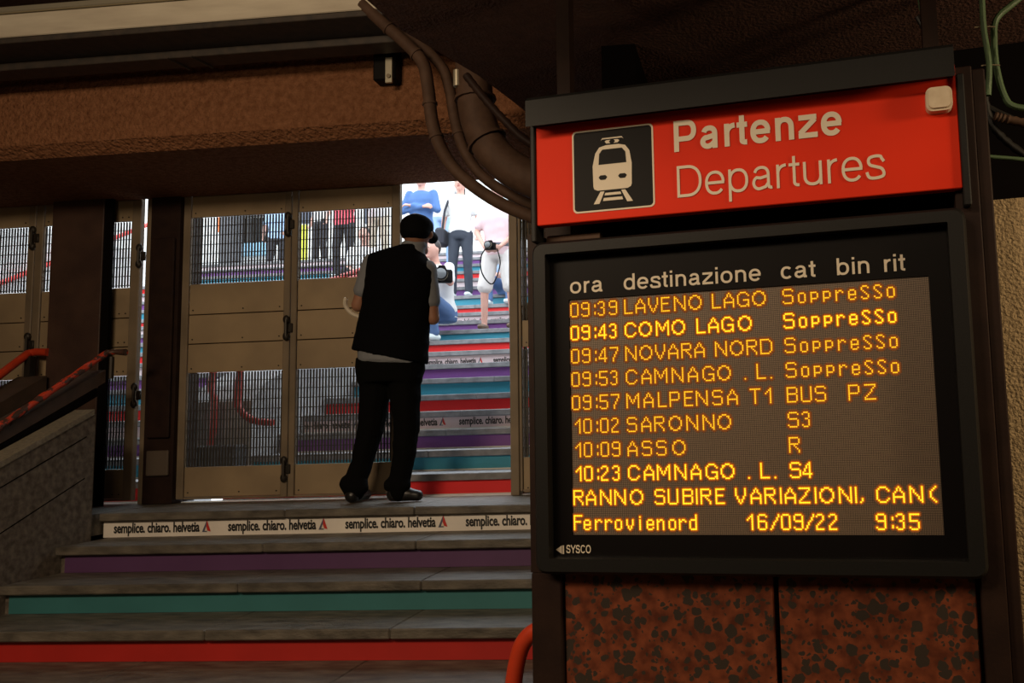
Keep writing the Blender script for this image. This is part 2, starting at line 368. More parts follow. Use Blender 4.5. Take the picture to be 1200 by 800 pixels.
# ------------------------------------------------------------------ gates
GY = 5.02
ROWS = [1.862, 1.419, 1.214, 1.022, .831, .229, .035]
def gx(x): return atY(x, 400, GY).x
def grille(x0, x1, z0, z1, y):
    mb = MB(); n = max(2, round((x1 - x0) / .0205)); r = .0042
    for i in range(n):
        x = x0 + (i + .5) * (x1 - x0) / n
        mb.add([(x - r, y - r, z0), (x + r, y - r, z0), (x + r, y + r, z0), (x - r, y + r, z0), (x - r, y - r, z1), (x + r, y - r, z1), (x + r, y + r, z1), (x - r, y + r, z1)],
               [(0, 1, 5, 4), (1, 2, 6, 5), (2, 3, 7, 6), (3, 0, 4, 7)])
    z = z1 - .055; r = .0022
    while z > z0:
        mb.add([(x0, y + .004 - r, z - r), (x1, y + .004 - r, z - r), (x1, y + .004 - r, z + r), (x0, y + .004 - r, z + r), (x0, y + .004 + r, z - r), (x1, y + .004 + r, z - r), (x1, y + .004 + r, z + r), (x0, y + .004 + r, z + r)],
               [(0, 1, 2, 3), (3, 2, 6, 7), (0, 4, 5, 1)])
        z -= .062
    return mb
def gate_leaf(label, xa, xb, ls, rs, y=GY, rows=ROWS, solid=(0, 2, 3, 4, 6), meshes=(1, 5), top=2.25, z0=.024, hinges=()):
    """leaf from xa to xb, stiles ls/rs wide; panels fill the rows"""
    loc = Vector(((xa + xb) / 2, y, z0))
    t = empty('folding_gate', loc, label=label, cat='gate')
    def add(mb, name, mt, **k):
        o = mb.build(name, mt, t, **k); o.location = -loc; return o
    mb = MB().box(xa + .002, xa + ls, y - .02, y + .02, z0, top, .004); mb.box(xb - rs, xb - .002, y - .02, y + .02, z0, top, .004)
    mb.box(xa + ls, xb - rs, y - .012, y + .012, top - .04, top); mb.box(xa + ls, xb - rs, y - .012, y + .012, z0, z0 + .012)
    add(mb, 'frame', M['bronzeframe'])
    edges = [top - .04] + rows
    for i in range(7):
        zt, zbm = edges[i], edges[i + 1]
        if i in solid:
            add(MB().box(xa + ls + .003, xb - rs - .003, y - .010, y + .010, zbm + .003, zt - .003, .002), 'panel', M['bronze'])
            sc = MB()
            for sx in (xa + ls + .03, xb - rs - .03, (xa + xb) / 2 + .05):
                sc.tube([(sx, y - .013, zbm + .03), (sx, y - .009, zbm + .03)], .005, 6)
            add(sc, 'rivets', M['hinge'])
            if i + 1 in solid: add(MB().box(xa + ls, xb - rs, y + .002, y + .016, zbm - .02, zbm + .02), 'joint_strip', M['dark'])
        elif i in meshes:
            add(grille(xa + ls, xb - rs, zbm + .001, zt - .001, y), 'grille', M['mesh'], kind='stuff')
    for hx, hz in hinges:
        h = MB().tube([(hx, y - .045, hz - .055), (hx, y - .045, hz + .055)], .009, 8)
        for dz in (-.055, .055):
            h.ell((hx - .004, y - .035, hz + dz), (.022, .016, .028), 10)
        h.box(hx + .002, hx + .034, y - .03, y - .018, hz - .03, hz + .03, .004)
        add(h, 'hinge', M['hinge'])
    return t
for i_ in range(3):
    gate_leaf('bronze gate leaf outside the photo to the left, ' + ('nearest the frame', 'middle one', 'last by the wall')[i_], gx(-75) - .67 * (i_ + 1), gx(-75) - .67 * i_ - .004, .05, .05)
xs = {k: gx(k) for k in (8, 32, 38, 40, 50, 95, 100, 152, 163, 168, 178, 213, 222, 334, 341, 348, 460, 470, 598, 608, 622)}
gate_leaf('bronze gate leaf with wire grilles at the far left edge of the photo', gx(-75), xs[38], .05, .05, hinges=[(xs[38], 1.78), (xs[38], 1.06), (xs[38], .25)])
gate_leaf('bronze gate leaf mostly hidden behind the brown pillar, red rail crossing it', xs[38] + .002, xs[100], .055, .05)
gate_leaf('bronze gate leaf just right of the brown pillar, beside the bright slit', xs[100] + .002, xs[163], .05, .065, hinges=[(xs[163] + .01, 1.62), (xs[163] + .01, .7)])
gate_leaf('bronze gate leaf left of the centre pair, shopfront visible through its grille', xs[213], xs[341], .05, .045, hinges=[(xs[341] - .01, 1.78), (xs[341] - .01, 1.10), (xs[341] - .01, .20)])
gate_leaf('bronze gate leaf behind the man in the black vest, left of the open doorway', xs[341] + .002, xs[470], .042, .055)
R7 = [atY(615, y, GY).z for y in (258, 375, 407, 408, 409, 535, 577)]
gate_leaf('folded bronze gate leaf right of the open doorway, half hidden by the departure board', xs[608] + .002, xs[608] + .75, .02, .05, rows=R7, solid=(0, 2, 6), meshes=(1, 5))
gate_leaf('bronze gate leaf folded back behind the right one', xs[608] + .01, xs[608] + .7, .02, .05, y=GY + .075, rows=[1.62, 1.45, 1.214, 1.022, .80, .229, .04], solid=(0, 3,), meshes=())
j = MB().box(xs[598], xs[608], GY - .02, GY + .09, 0.0, 2.3, .004).build('gate_post', M['bronzeframe'], label='narrow bronze jamb post at the right of the open doorway', cat='post', loc=((xs[598] + xs[608]) / 2, GY, 0))
gate_leaf('bronze gate leaf hidden behind the departure board', xs[608] + .76, -.51, .05, .05)
# slender steel jamb and dark column between the gates
MB().box(gx(171), gx(178), GY - .03, GY + .03, 0, 2.3, .004).build('gate_post', M['bronzeframe'], label='narrow steel jamb beside the bright slit and the dark column', cat='post', loc=(gx(174), GY, 0))
col = empty('column', (gx(195), GY, 0), label='near-black brown column between the left gates and the centre gates', cat='column')
for nm, a_ in (('shaft', (gx(178) + .01, gx(214), GY - .06, GY + .16, 0, 2.3)), ('plate', (gx(186), gx(211), GY - .085, GY - .06, .42, 1.72))):
    MB().box(*a_, .006).build(nm, M['steelbrown'], col).location -= Vector(col.location)
MB().box(gx(186), gx(211), GY - .082, GY - .06, .18, .34, .006).build('plate', mat('scuffed_plate', (.10, .075, .055), .6), col).location -= Vector(col.location)

# ------------------------------------------------------------------ overhead metal track and bracket
tr = empty('overhead_track', (-4, 3.7, 2.4), label='dull aluminium shutter track running under the ceiling above the beam', cat='track')
def loc0(o, p): o.location -= Vector(p.location); return o
loc0(MB().box(-7.0, -1.5, 3.6, 3.86, 2.43, 2.55, .004).build('channel', M['alu'], tr), tr)
loc0(MB().box(-7.0, -1.5, 3.585, 3.64, 2.553, 2.583, .004).build('lip', M['chrome'], tr), tr)
loc0(MB().box(-7.0, -1.5, 3.604, 3.90, 2.40, 2.428, .003).build('bottom_plate', M['aludark'], tr), tr)
loc0(MB().box(-7.0, -1.5, 3.80, 3.92, 2.36, 2.399, .003).build('guide', M['aludark'], tr), tr)
for x in (-2.95, -2.82): loc0(MB().tube([(x, 3.80, 2.36), (x + .03, 3.92, 2.352)], .006, 6).build('bolt', M['hinge'], tr), tr)
for x in (-6, -4.4, -2.2): loc0(MB().box(x - .02, x + .02, 3.7, 3.74, 2.55, 2.75).build('hanger', M['aludark'], tr), tr)
bk = empty('wall_bracket', atY(456, 80, 4.05), label='small black bracket with a zinc plate fixed to the roughcast beam', cat='bracket')
p0, p1 = atY(444, 54, 4.06), atY(470, 99, 4.06)
MB().box(p0.x, p1.x, 3.99, 4.072, p1.z, p0.z, .008).build('body', M['black'], bk).location -= Vector(bk.location)
p0, p1 = atY(452, 68, 3.985), atY(460, 97, 3.985)
MB().box(p0.x, p1.x, 3.978, 3.99, p1.z, p0.z, .002).build('plate', M['chrome'], bk).location -= Vector(bk.location)
p = atY(455.5, 89, 3.975); MB().tube([p + Vector((0, -.006, 0)), p + Vector((0, .006, 0))], .011, 12).build('screw', M['tie'], bk).location -= Vector(bk.location)
pts = [atY(420, 16, 3.95), atY(432, 30, 3.95), atY(445, 52, 3.97), atY(455, 62, 4.0)]
MB().tube(pts, .027, 8).build('arm', M['black'], bk).location -= Vector(bk.location)

# ------------------------------------------------------------------ pipes by the slanted soffit
def pipe(name, pix, Y, r, mt, label, cat, ties=(), corr=False, n=14):
    pts = spline([atY(x, y, Y + dy) for x, y, dy in [(q + (0,))[:3] for q in pix]], 7)
    mid = pts[len(pts) // 2]; t = empty(name, mid, label=label, cat=cat)
    rs = [r * (1 + (.12 if i % 2 else -.05)) for i in range(len(pts))] if corr else r
    MB().tube(pts, rs, n).build('tube', mt, t).location -= mid
    for f in ties:
        i = int(f * (len(pts) - 2)); d = (pts[i + 1] - pts[i]).normalized()
        MB().tube([pts[i] - d * .006, pts[i] + d * .006], r * 1.16, n).build('clip', mt if mt is M['pipe'] else M['tie'], t).location -= mid
    return t
pipe('pipe', [(425, 5), (452, 30), (480, 55), (496, 75), (502, 105), (507, 145), (520, 180), (545, 210), (590, 240), (660, 268)], 3.62, .030, M['pipe'], 'slim brown painted pipe hanging leftmost beside the slanted soffit', 'pipe', (.14, .28, .50, .62))
pipe('pipe', [(470, 30), (515, 75), (527, 105), (533, 140), (545, 178), (572, 212), (625, 240), (680, 250)], 3.72, .026, M['pipe'], 'slim brown painted pipe running between two others under the soffit', 'pipe', (.5,))
pipe('pipe', [(555, 70), (556, 105), (562, 145), (580, 180), (612, 205), (660, 222), (740, 230)], 3.55, .082, M['pipe'], 'thick brown duct bending down from the soffit towards the sign', 'pipe', (.22, .46))
pipe('conduit', [(546, 88), (565, 112), (590, 140), (622, 168), (680, 190)], 3.35, .017, M['steelbrown'], 'ribbed dark conduit slanting down to the sign', 'conduit', corr=True)
pc = atY(536, 94, 3.5); MB().tube([pc + Vector((0, 0, .045)), pc + Vector((0, 0, -.03))], .019, 12).build('pipe_clip', M['chrome'], label='short shiny metal sleeve at the slanted soffit edge', cat='clip', loc=pc)

# ------------------------------------------------------------------ departure board group, local frame (x lateral, y away, z up)
def bthing(name, u, z, **k):
    return empty(name, tuple(B0 + UB * u) [:2] + (z,), -YB, **k)
class BL:      # builds in board coordinates under a thing standing at (u, z)
    def __init__(s, t, u, z): s.t, s.o = t, Vector((u, 0, z))
    def __call__(s, mb, name, mt, parent=None, clean=True, **k):
        ob = mb.build(name, mt, parent or s.t, clean=clean, **k)
        if not parent: ob.location = -s.o
        return ob
def rrect(u0, u1, w0, w1, r, n=5):
    out = []
    for cx, cy, a0 in ((u1 - r, w1 - r, 0), (u0 + r, w1 - r, 90), (u0 + r, w0 + r, 180), (u1 - r, w0 + r, 270)):
        for i in range(n + 1):
            a = radians(a0 + 90 * i / n); out.append((cx + r * cos(a), cy + r * sin(a)))
    return out
def ring(mb, outer, inner, y0, y1):     # frame between two loops
    n = len(outer)
    v = [(a, y0, b) for a, b in outer] + [(a, y0, b) for a, b in inner] + [(a, y1, b) for a, b in outer] + [(a, y1, b) for a, b in inner]
    f = []
    for i in range(n):
        j_ = (i + 1) % n
        f += [(i, j_, n + j_, n + i), (2 * n + i, 3 * n + i, 3 * n + j_, 2 * n + j_), (i, 2 * n + i, 2 * n + j_, j_), (n + i, n + j_, 3 * n + j_, 3 * n + i)]
    return mb.add(v, f)
# --- stroke lettering (grotesque style)
def arc(cx, cy, rx, ry, a0, a1, n=14, e=2.25):
    out = []
    for i in range(n + 1):
        a = radians(a0 + (a1 - a0) * i / n); c, s_ = cos(a), sin(a)
        out.append((cx + rx * math.copysign(abs(c) ** (2 / e), c), cy + ry * math.copysign(abs(s_) ** (2 / e), s_)))
    return out
def glyph(ch, w):
    h = w / 2; X = .525; K = .72
    l = .045 + h
    if ch == ' ': return [], .28
    if ch == 'o': r = .515 - h; return [arc((l + r) / 2, X / 2, (r - l) / 2, X / 2 - h + .008, 0, 360, 28)], .56
    if ch == 'c': r = .48 - h; return [arc((l + r) / 2, X / 2, (r - l) / 2, X / 2 - h + .008, 42, 318, 24)], .50
    if ch == 'e':
        r = .51 - h; return [arc((l + r) / 2, X / 2, (r - l) / 2, X / 2 - h + .008, 2, 322, 26), [(l, X / 2), (r + h * .8, X / 2)]], .555
    if ch in 'dbp':
        a, b = (.055 + h, .52 - h); sx = b if ch == 'd' else a
        y0, y1 = {'d': (0, K), 'b': (0, K), 'p': (-.2, X)}[ch]
        return [[(sx, y0), (sx, y1)], arc((a + b) / 2, X / 2, (b - a) / 2, X / 2 - h + .008, 0, 360, 26)], .575
    if ch == 'n':
        a, b = .065 + h, .49 - h; rx = (b - a) / 2; ry = .17
        return [[(a, 0), (a, X)], arc((a + b) / 2, X - h - ry, rx, ry + .008, 180, 0, 14) + [(b, 0)]], .555
    if ch == 'u':
        a, b = .065 + h, .49 - h; rx = (b - a) / 2; ry = .17
        return [[(b, 0), (b, X)], [(a, X)] + arc((a + b) / 2, h + ry, rx, ry + .008, 180, 360, 14)], .555
    if ch == 'r':
        a = .065 + h; return [[(a, 0), (a, X)], arc(a + .2, X - h - .19, .2, .20, 180, 92, 10)], .345
    if ch == 'i': a = .11; return [[(a, 0), (a, X)], [(a, K - .1), (a, K)]], .222
    if ch == 't':
        a = .135; return [[(a, X + .155), (a, .13)] + arc(a + .1, .105, .1, .105 - h, 180, 275, 6), [(.015, X - h), (.26, X - h)]], .285
    if ch == 'z': return [[(.045, X - h), (.45, X - h)], [(.43 - h * .3, X - w * .9), (.05 + h * .3, w * .9)], [(.035, h), (.465, h)]], .5
    if ch == 'a':
        r = .455 - h
        tail = [(r, .12), (r + .012, .055), (r + .055, h + .005), (r + .085, h + .01)] if w < .11 else [(r, 0)]
        return [arc(.265, .345, r - .265, X - h - .345 + .008, 165, 0, 12) + [(r, .30)] + tail,
                [(r, .315 - h * .3), (r - .07, .30 - h * .3), (r - .18, .275 - h * .3)] + arc(l + .125, .16, .125, .16 - h + .006, 115, 285, 12, 2) + [(r - .07, h + .03), (r, .15)]], .555
    if ch == 's':
        pts = [(.445 - h * .3, .37), (.42 - h, .44), (.36, X - h - .005), (.25, X - h + .008), (.13, X - h - .02), (.075 + h * .6, .395), (.13, .315), (.25, .27), (.37, .225), (.44 - h * .6, .14), (.40, .06), (.26, h - .008), (.13, h), (.06 + h * .5, .08), (.035 + h * .5, .165)]
        return [[tuple(q[:2]) for q in spline([(a, b, 0) for a, b in pts], 3)]], .5
    if ch == 'S':
        pts = [(.60 - h, .52), (.56 - h, .63), (.45, K - h), (.32, K - h + .01), (.16, K - h - .03), (.07 + h, .535), (.13, .43), (.33, .375), (.52, .31), (.61 - h, .2), (.55 - h, .07), (.34, h - .008), (.15, h + .02), (.05 + h, .12), (.035 + h, .23)]
        return [[tuple(q[:2]) for q in spline([(a, b, 0) for a, b in pts], 3)]], .665
    if ch == 'Y': return [[(.03, K), (.333, .29)], [(.64, K), (.333, .29)], [(.333, .31), (.333, 0)]], .66
    if ch == 'C': return [arc(.37, K / 2, .325 - h, K / 2 - h + .01, 35, 325, 26)], .72
    if ch == 'O': return [arc(.39, K / 2, .345 - h, K / 2 - h + .01, 0, 360, 30)], .78
    if ch == 'P':
        a = .08 + h; r = .62 - h
        return [[(a, 0), (a, K)], [(a, K - h), (.38, K - h)] + arc(.40, K - h - .185, r - .40, .185, 90, -90, 12) + [(a, K - h - .37)]], .665
    if ch == 'D':
        a = .08 + h; r = .675 - h
        return [[(a, 0), (a, K)], [(a, K - h), (.30, K - h)] + arc(.34, K / 2, r - .34, K / 2 - h, 90, -90, 18) + [(a, h)]], .72
    return [], .3
def ribbon(mb, pts, w, fn):
    n = len(pts); L_ = []; R_ = []
    closed = n > 3 and (abs(pts[0][0] - pts[-1][0]) + abs(pts[0][1] - pts[-1][1])) < 1e-6
    for i in range(n):
        a = pts[i - 1] if i else (pts[-2] if closed else pts[0]); b = pts[i + 1] if i < n - 1 else (pts[1] if closed else pts[-1])
        p = pts[i]; d1 = Vector((p[0] - a[0], p[1] - a[1])); d2 = Vector((b[0] - p[0], b[1] - p[1]))
        if d1.length < 1e-9: d1 = d2
        if d2.length < 1e-9: d2 = d1
        d1.normalize(); d2.normalize(); t_ = (d1 + d2).normalized(); nn = Vector((-t_.y, t_.x)); k = (w / 2) / max(.6, abs(nn.dot(Vector((-d1.y, d1.x)))))
        L_.append((p[0] + nn.x * k, p[1] + nn.y * k)); R_.append((p[0] - nn.x * k, p[1] - nn.y * k))
    mb.add([fn(*q) for q in L_] + [fn(*q) for q in R_], [(i, i + 1, n + i + 1, n + i) for i in range(n - 1)])
def lettering(text, u0, u1, w0, cap, wt, o, kern=0.):
    """stroke lettering from u0 to u1, baseline w0, cap height cap, at depth o"""
    mb = MB(); x = 0; items = []
    for ch in text:
        g, adv = glyph(ch, wt); items.append((x, g)); x += adv + kern
    s = cap / .72; k = (u1 - u0) / ((x - kern) * s)
    for x_, g in items:
        for j_, stroke in enumerate(g): ribbon(mb, stroke, wt, lambda a, b: (u0 + (x_ + a) * s * k, o - .0002 * j_, w0 + b * s))
    return mb

# ---- departure sign
sg = bthing('departure_sign', .16, 1.1, label='red enamel sign reading Partenze Departures with a train symbol', cat='sign'); bl = BL(sg, .16, 1.1)
face = bl(MB().box(-.409, .731, -.004, .03, .977, 1.30, .002), 'face_panel', M['red'])
bl(MB().box(-.424, -.4095, -.012, .05, .93, 1.27, .003), 'side_frame', M['bezel']); bl(MB().box(.7315, .75, -.012, .05, .93, 1.27, .003), 'side_frame', M['bezel'])
a0, b0 = bp(792, 179); _, b1 = bp(792, 143); a1, _ = bp(988, 160)
bl(lettering('Partenze', a0 - .012, a1 + .004, b0, b1 - b0, .120, -.0065, 0), 'lettering', M['white'])
a0, b0 = bp(795, 232.3); _, b1 = bp(795, 195.5); a1, _ = bp(1039, 200)
bl(lettering('Departures', a0 - .010, a1 + .002, b0, b1 - b0, .066, -.0065, -.008), 'lettering', M['white'])
# train symbol
L0, T0 = bp(671, 153.5); R0, Bm = bp(767, 243); lw = bp(671, 251)[1]; tw = bp(766, 147)[1]
u0_, u1_, w0_, w1_ = L0, bp(767, 195)[0], (lw + Bm) / 2, (T0 + tw) / 2
pic = empty('pictogram', (0, 0, 0)); pic.parent = sg; pic.location = -bl.o
ic = BL(pic, 0, 0)
MB().prism(rrect(u0_, u1_, w0_, w1_, .013), 'y', -.0058, -.0045).build('border', M['white'], pic)
MB().prism(rrect(u0_ + .005, u1_ - .005, w0_ + .005, w1_ - .005, .010), 'y', -.0068, -.0055).build('ground', M['black'], pic)
sx, sy = (u1_ - u0_), (w1_ - w0_)
def U(a, b): return (u0_ + a * sx, w0_ + b * sy)
def tri(pts, name, mt, y): MB().prism([U(*p_) for p_ in pts], 'y', y - .0006, y).build(name, mt, pic)
tri([(.26, .30), (.27, .27), (.31, .25), (.68, .25), (.72, .27), (.73, .30), (.735, .55), (.71, .70), (.66, .77), (.58, .79), (.42, .79), (.34, .77), (.29, .70), (.255, .55)], 'train_front', M['white'], -.0075)
tri([(.33, .56), (.67, .56), (.66, .69), (.62, .74), (.38, .74), (.34, .69)], 'windscreen', M['black'], -.0083)
for a in (.33, .57): tri([(a, .40), (a + .02, .375), (a + .08, .375), (a + .10, .40), (a + .10, .41), (a + .08, .43), (a + .02, .43), (a, .41)], 'headlamp', M['black'], -.0083)
tri([(.36, .85), (.38, .88), (.62, .88), (.64, .85), (.62, .865), (.38, .865)], 'pantograph', M['white'], -.0075)
tri([(.41, .835), (.43, .85), (.48, .85), (.46, .83), (.48, .81), (.43, .81)], 'pantograph', M['white'], -.0075)
tri([(.59, .835), (.57, .85), (.52, .85), (.54, .83), (.52, .81), (.57, .81)], 'pantograph', M['white'], -.0075)
tri([(.345, .235), (.395, .235), (.33, .09), (.26, .09)], 'track_rail', M['white'], -.0075)
tri([(.60, .235), (.65, .235), (.74, .09), (.67, .09)], 'track_rail', M['white'], -.0075)
tri([(.405, .215), (.59, .215), (.60, .185), (.395, .185)], 'sleeper', M['white'], -.0075)
tri([(.385, .155), (.61, .155), (.62, .12), (.375, .12)], 'sleeper', M['white'], -.0075)
# small cream box on the sign corner
a0, b0 = bp(1085, 136); a1, b1 = bp(1114, 105)
jb = bthing('sensor_box', (a0 + a1) / 2, (b0 + b1) / 2, label='small cream rounded plastic box on the red sign\'s top right corner', cat='box'); jl = BL(jb, (a0 + a1) / 2, (b0 + b1) / 2)
mb = MB(); mb.prism(rrect(a0, a1, b0, b1, .016), 'y', -.030, -.0045); jl(mb, 'housing', M['whiteplastic'])
mb = MB(); mb.prism(rrect(a0 + .006, a1 - .006, b0 + .006, b1 - .006, .012), 'y', -.036, -.0302); jl(mb, 'cover', M['whiteplastic'])
# hood above
hd = bthing('sign_hood', .15, 1.3, label='long charcoal metal hood over the red sign', cat='hood'); hl = BL(hd, .15, 1.3)
ha, hb = bp(616, 141, -.06), bp(1119, 97, -.06); hc, hdd = bp(615, 108, -.06), bp(1118, 55, -.06)
hu0, hu1, hw0, hw1 = (ha[0] + hc[0]) / 2, (hb[0] + hdd[0]) / 2, (ha[1] + hb[1]) / 2, (hc[1] + hdd[1]) / 2
hl(MB().prism([(-.06, hw0), (-.06, hw1 - .012), (-.048, hw1), (.12, hw1), (.12, hw0 + .03), (-.054, hw0 + .012)][::-1], 'x', hu0, hu1), 'casing', M['bezel'])

for u in (hu0 + .06, hu1 - .04): hl(MB().box(u - .02, u + .02, .08, .12, hw1, 1.75), 'hanger', M['steelbrown'])

# ---- LED board
bd = bthing('departure_board', .157, .47, label='charcoal framed amber LED departure board listing ten lines of trains', cat='departure board'); dl = BL(bd, .157, .47)
OU = (-.415, .731, .025, .923); IU = (-.374, .687, .066, .887)
mb = MB(); o1 = rrect(*OU, .03, 6); o0 = rrect(OU[0] + .008, OU[1] - .008, OU[2] + .008, OU[3] - .008, .025, 6); i0 = rrect(*IU, .004, 6)
ring(mb, o0, i0, -.035, .0)
n = len(o1); mb.add([(a, -.035, b) for a, b in o0] + [(a, -.024, b) for a, b in o1] + [(a, .14, b) for a, b in o1], [(i, (i + 1) % n, n + (i + 1) % n, n + i) for i in range(n)] + [(n + i, n + (i + 1) % n, 2 * n + (i + 1) % n, 2 * n + i) for i in range(n)] + [tuple(range(2 * n, 3 * n))])
mb.sm = True
dl(mb, 'bezel', M['bezel'])
mb = MB(); ring(mb, rrect(*IU, .003, 2), rrect(-.321, .637, .1225, .7625, .0005, 2), .004, .010); dl(mb, 'black_surround', M['black'])
dl(MB().add([(-.374, .012, .066), (.687, .012, .066), (.687, .012, .887), (-.374, .012, .887)], [(0, 1, 2, 3)]), 'backing', M['dark'])
P_ = .958 / 240
mxo = dl(MB().add([(0, 0, 0), (.958, 0, 0), (.958, 0, .64), (0, 0, .64)], [(0, 1, 2, 3)]), 'led_matrix', M['matrix']); mxo.location = Vector((-.321, .0085, .1225)) - dl.o
gl = dl(MB().add([(IU[0], -.006, IU[2]), (IU[1], -.006, IU[2]), (IU[1], -.006, IU[3]), (IU[0], -.006, IU[3])], [(0, 1, 2, 3)]), 'glass_pane', M['glass'])
for tx, xl_, xr_, yb_ in (('ora', 667.5, 706, 332.5), ('destinazione', 730, 891.5, 322), ('cat', 914.5, 955, 313), ('bin', 980, 1019, 307), ('rit', 1035, 1060, 303.5)):
    a0, b0 = bp(xl_, yb_ + .5); a1, _ = bp(xr_, yb_)
    dl(lettering(tx, a0 - .003, a1 + .003, .778 + .0012, .044, .098, .0025), 'lettering', M['white'])
a0, b0 = bp(663, 648); a1, _ = bp(692.5, 648); _, b1 = bp(663, 638.5)
dl(lettering('SYSCO', a0, a1, b0, b1 - b0, .12, .0025), 'lettering', M['white'])
a0, b0 = bp(651, 649); a1, b1 = bp(660.5, 639)
dl(MB().add([(a0, .0025, (b0 + b1) / 2), (a1 - .006, .0025, b0), (a1 - .006, .0025, b1)], [(0, 1, 2)]), 'emblem', M['white'])
dl(MB().box(a1 - .004, a1, .002, .003, b0, b1), 'emblem', M['white'])
# dot glyphs, ten rows each
G = {}
def g(ch, s): G[ch] = s.split('/')
g('0', '.####./#....#/#....#/#....#/#....#/#....#/#....#/#....#/#....#/.####.'.replace('.####.', '..##..', 0))
g('1', '...#/..##/.#.#/#..#/...#/...#/...#/...#/...#/...#'); g('2', '.###./#...#/....#/....#/...#./..#../.#.../#..../#..../#####')
g('3', '.###./#...#/....#/....#/..##./....#/....#/....#/#...#/.###.'); g('4', '....#./...##./..#.#./..#.#./.#..#./.#..#./#...#./######/....#./....#.')
g('5', '######/#...../#...../#...../#####./.....#/.....#/.....#/#....#/.####.'); g('6', '.####./#....#/#...../#...../#####./#....#/#....#/#....#/#....#/.####.')
g('7', '######/.....#/.....#/....#./....#./...#../...#../..#.../..#.../..#...'); g('9', '.####./#....#/#....#/#....#/.#####/.....#/.....#/.....#/#....#/.####.')
g(':', '../../##/##/../../../##/##/..'.replace('##', '#.')); g('/', '.....#/.....#/....#./....#./...#../..#.../..#.../.#..../.#..../#.....'); g('.', './././././././././#'); g(',', '../../../../../../../.#/.#/#.')
g('L', '#...../' * 9 + '######'); g('A', '...#.../..#.#../..#.#../.#...#./#.....#/#.....#/#######/#.....#/#.....#/#.....#')
g('V', '#.....#/#.....#/#.....#/#.....#/#.....#/.#...#./.#...#./..#.#../..#.#../...#...'); g('E', '######/#...../#...../#...../#####./#...../#...../#...../#...../######')
g('N', '#......#/##.....#/#.#....#/#.#....#/#..#...#/#...#..#/#....#.#/#....#.#/#.....##/#......#'); g('O', '...###.../.##...##./.#.....#./#.......#/#.......#/#.......#/#.......#/.#.....#./.##...##./...###...')
g('G', '..####../.#....#./#......#/#......./#......./#...####/#......#/#......#/.#....##/..####.#'); g('C', '..####../.#....#./#......#/#......./#......./#......./#......./#......#/.#....#./..####..')
g('M', '#.......#/##.....##/#.#...#.#/#.#...#.#/#..#.#..#/#..#.#..#/#...#...#/#.......#/#.......#/#.......#'); g('R', '######./#.....#/#.....#/#.....#/######./#..#.../#...#../#....#./#.....#/#.....#')
g('D', '######../#.....#./#......#/#......#/#......#/#......#/#......#/#......#/#.....#./######..'); g('P', '######./#.....#/#.....#/#.....#/#.....#/######./#....../#....../#....../#......')
g('S', '.#####./#.....#/#....../#....../.#####./......#/......#/......#/#.....#/.#####.'); g('T', '#######/' + '...#.../' * 8 + '...#...')
g('U', '#.....#/' * 8 + '#.....#/.#####.'); g('B', '######./#.....#/#.....#/#.....#/######./#.....#/#.....#/#.....#/#.....#/######.')
g('Z', '#######/......#/.....#./....#../....#../...#.../..#..../.#...../#....../#######'); g('I', '#/' * 9 + '#'); g('F', '######/#...../#...../#...../#####./#...../#...../#...../#...../#.....')
g('(', '...#/..#./.#../#.../#.../#.../#.../.#../..#./...#')
e3 = '...../...../...../'
g('o', '...../...../...../.###./#...#/#...#/#...#/#...#/#...#/.###.'); g('p', '...../...../...../####./#...#/#...#/#...#/####./#..../#....'); g('r', '...../...../...../#.##./##..#/#..../#..../#..../#..../#....')
g('e', '...../...../...../.###./#...#/#...#/#####/#..../#...#/.###.'); g('s', '...../.###./#...#/#..../.#.../..#../...#./....#/#...#/.###.'); g('v', '...../...../...../#...#/#...#/#...#/#...#/.#.#./.#.#./..#..')
g('i', '../#./../#./#./#./#./#./#./#.'); g('n', '...../...../...../#.##./##..#/#...#/#...#/#...#/#...#/#...#'); g('d', '....#/....#/....#/.####/#...#/#...#/#...#/#...#/#...#/.####')
rows = [(0, [(1, '09:39', 0), (40, 'LAVENO LAGO', 2), (148, 'Soppresso', 8)], 0), (1, [(1, '09:43', 0), (40, 'COMO LAGO', 2), (148, 'Soppresso', 8)], 1), (2, [(1, '09:47', 0), (40, 'NOVARA NORD', 2), (148, 'Soppresso', 8)], 0),
        (3, [(1, '09:53', 0), (40, 'CAMNAGO . L.', 2), (148, 'Soppresso', 8)], 0), (4, [(1, '09:57', 0), (40, 'MALPENSA T1', 2), (148, 'BUS', 2), (187, 'PZ', 2)], 0), (5, [(1, '10:02', 0), (40, 'SARONNO', 2), (148, 'S3', 2)], 0),
        (6, [(1, '10:09', 0), (40, 'ASSO', 2), (148, 'R', 2)], 0), (7, [(1, '10:23', 0), (40, 'CAMNAGO . L.', 2), (148, 'S4', 2)], 1), (8, [(1, 'RANNO SUBIRE VARIAZIONI, CAN', 2), (233, '(', 0)], 1), (9, [(1, 'Ferrovienord', 7.3), (119, '16/09/22', 7.4), (200, '9:35', 0)], .5)]
ENDS = {'LAVENO LAGO': 137.5, 'COMO LAGO': 127, 'NOVARA NORD': 140, 'CAMNAGO . L.': 139, 'MALPENSA T1': 138, 'SARONNO': 112, 'ASSO': 81, 'RANNO SUBIRE VARIAZIONI, CAN': 229, 'Soppresso': 218, 'BUS': 173, 'PZ': 204, 'S3': 162, 'S4': 162}
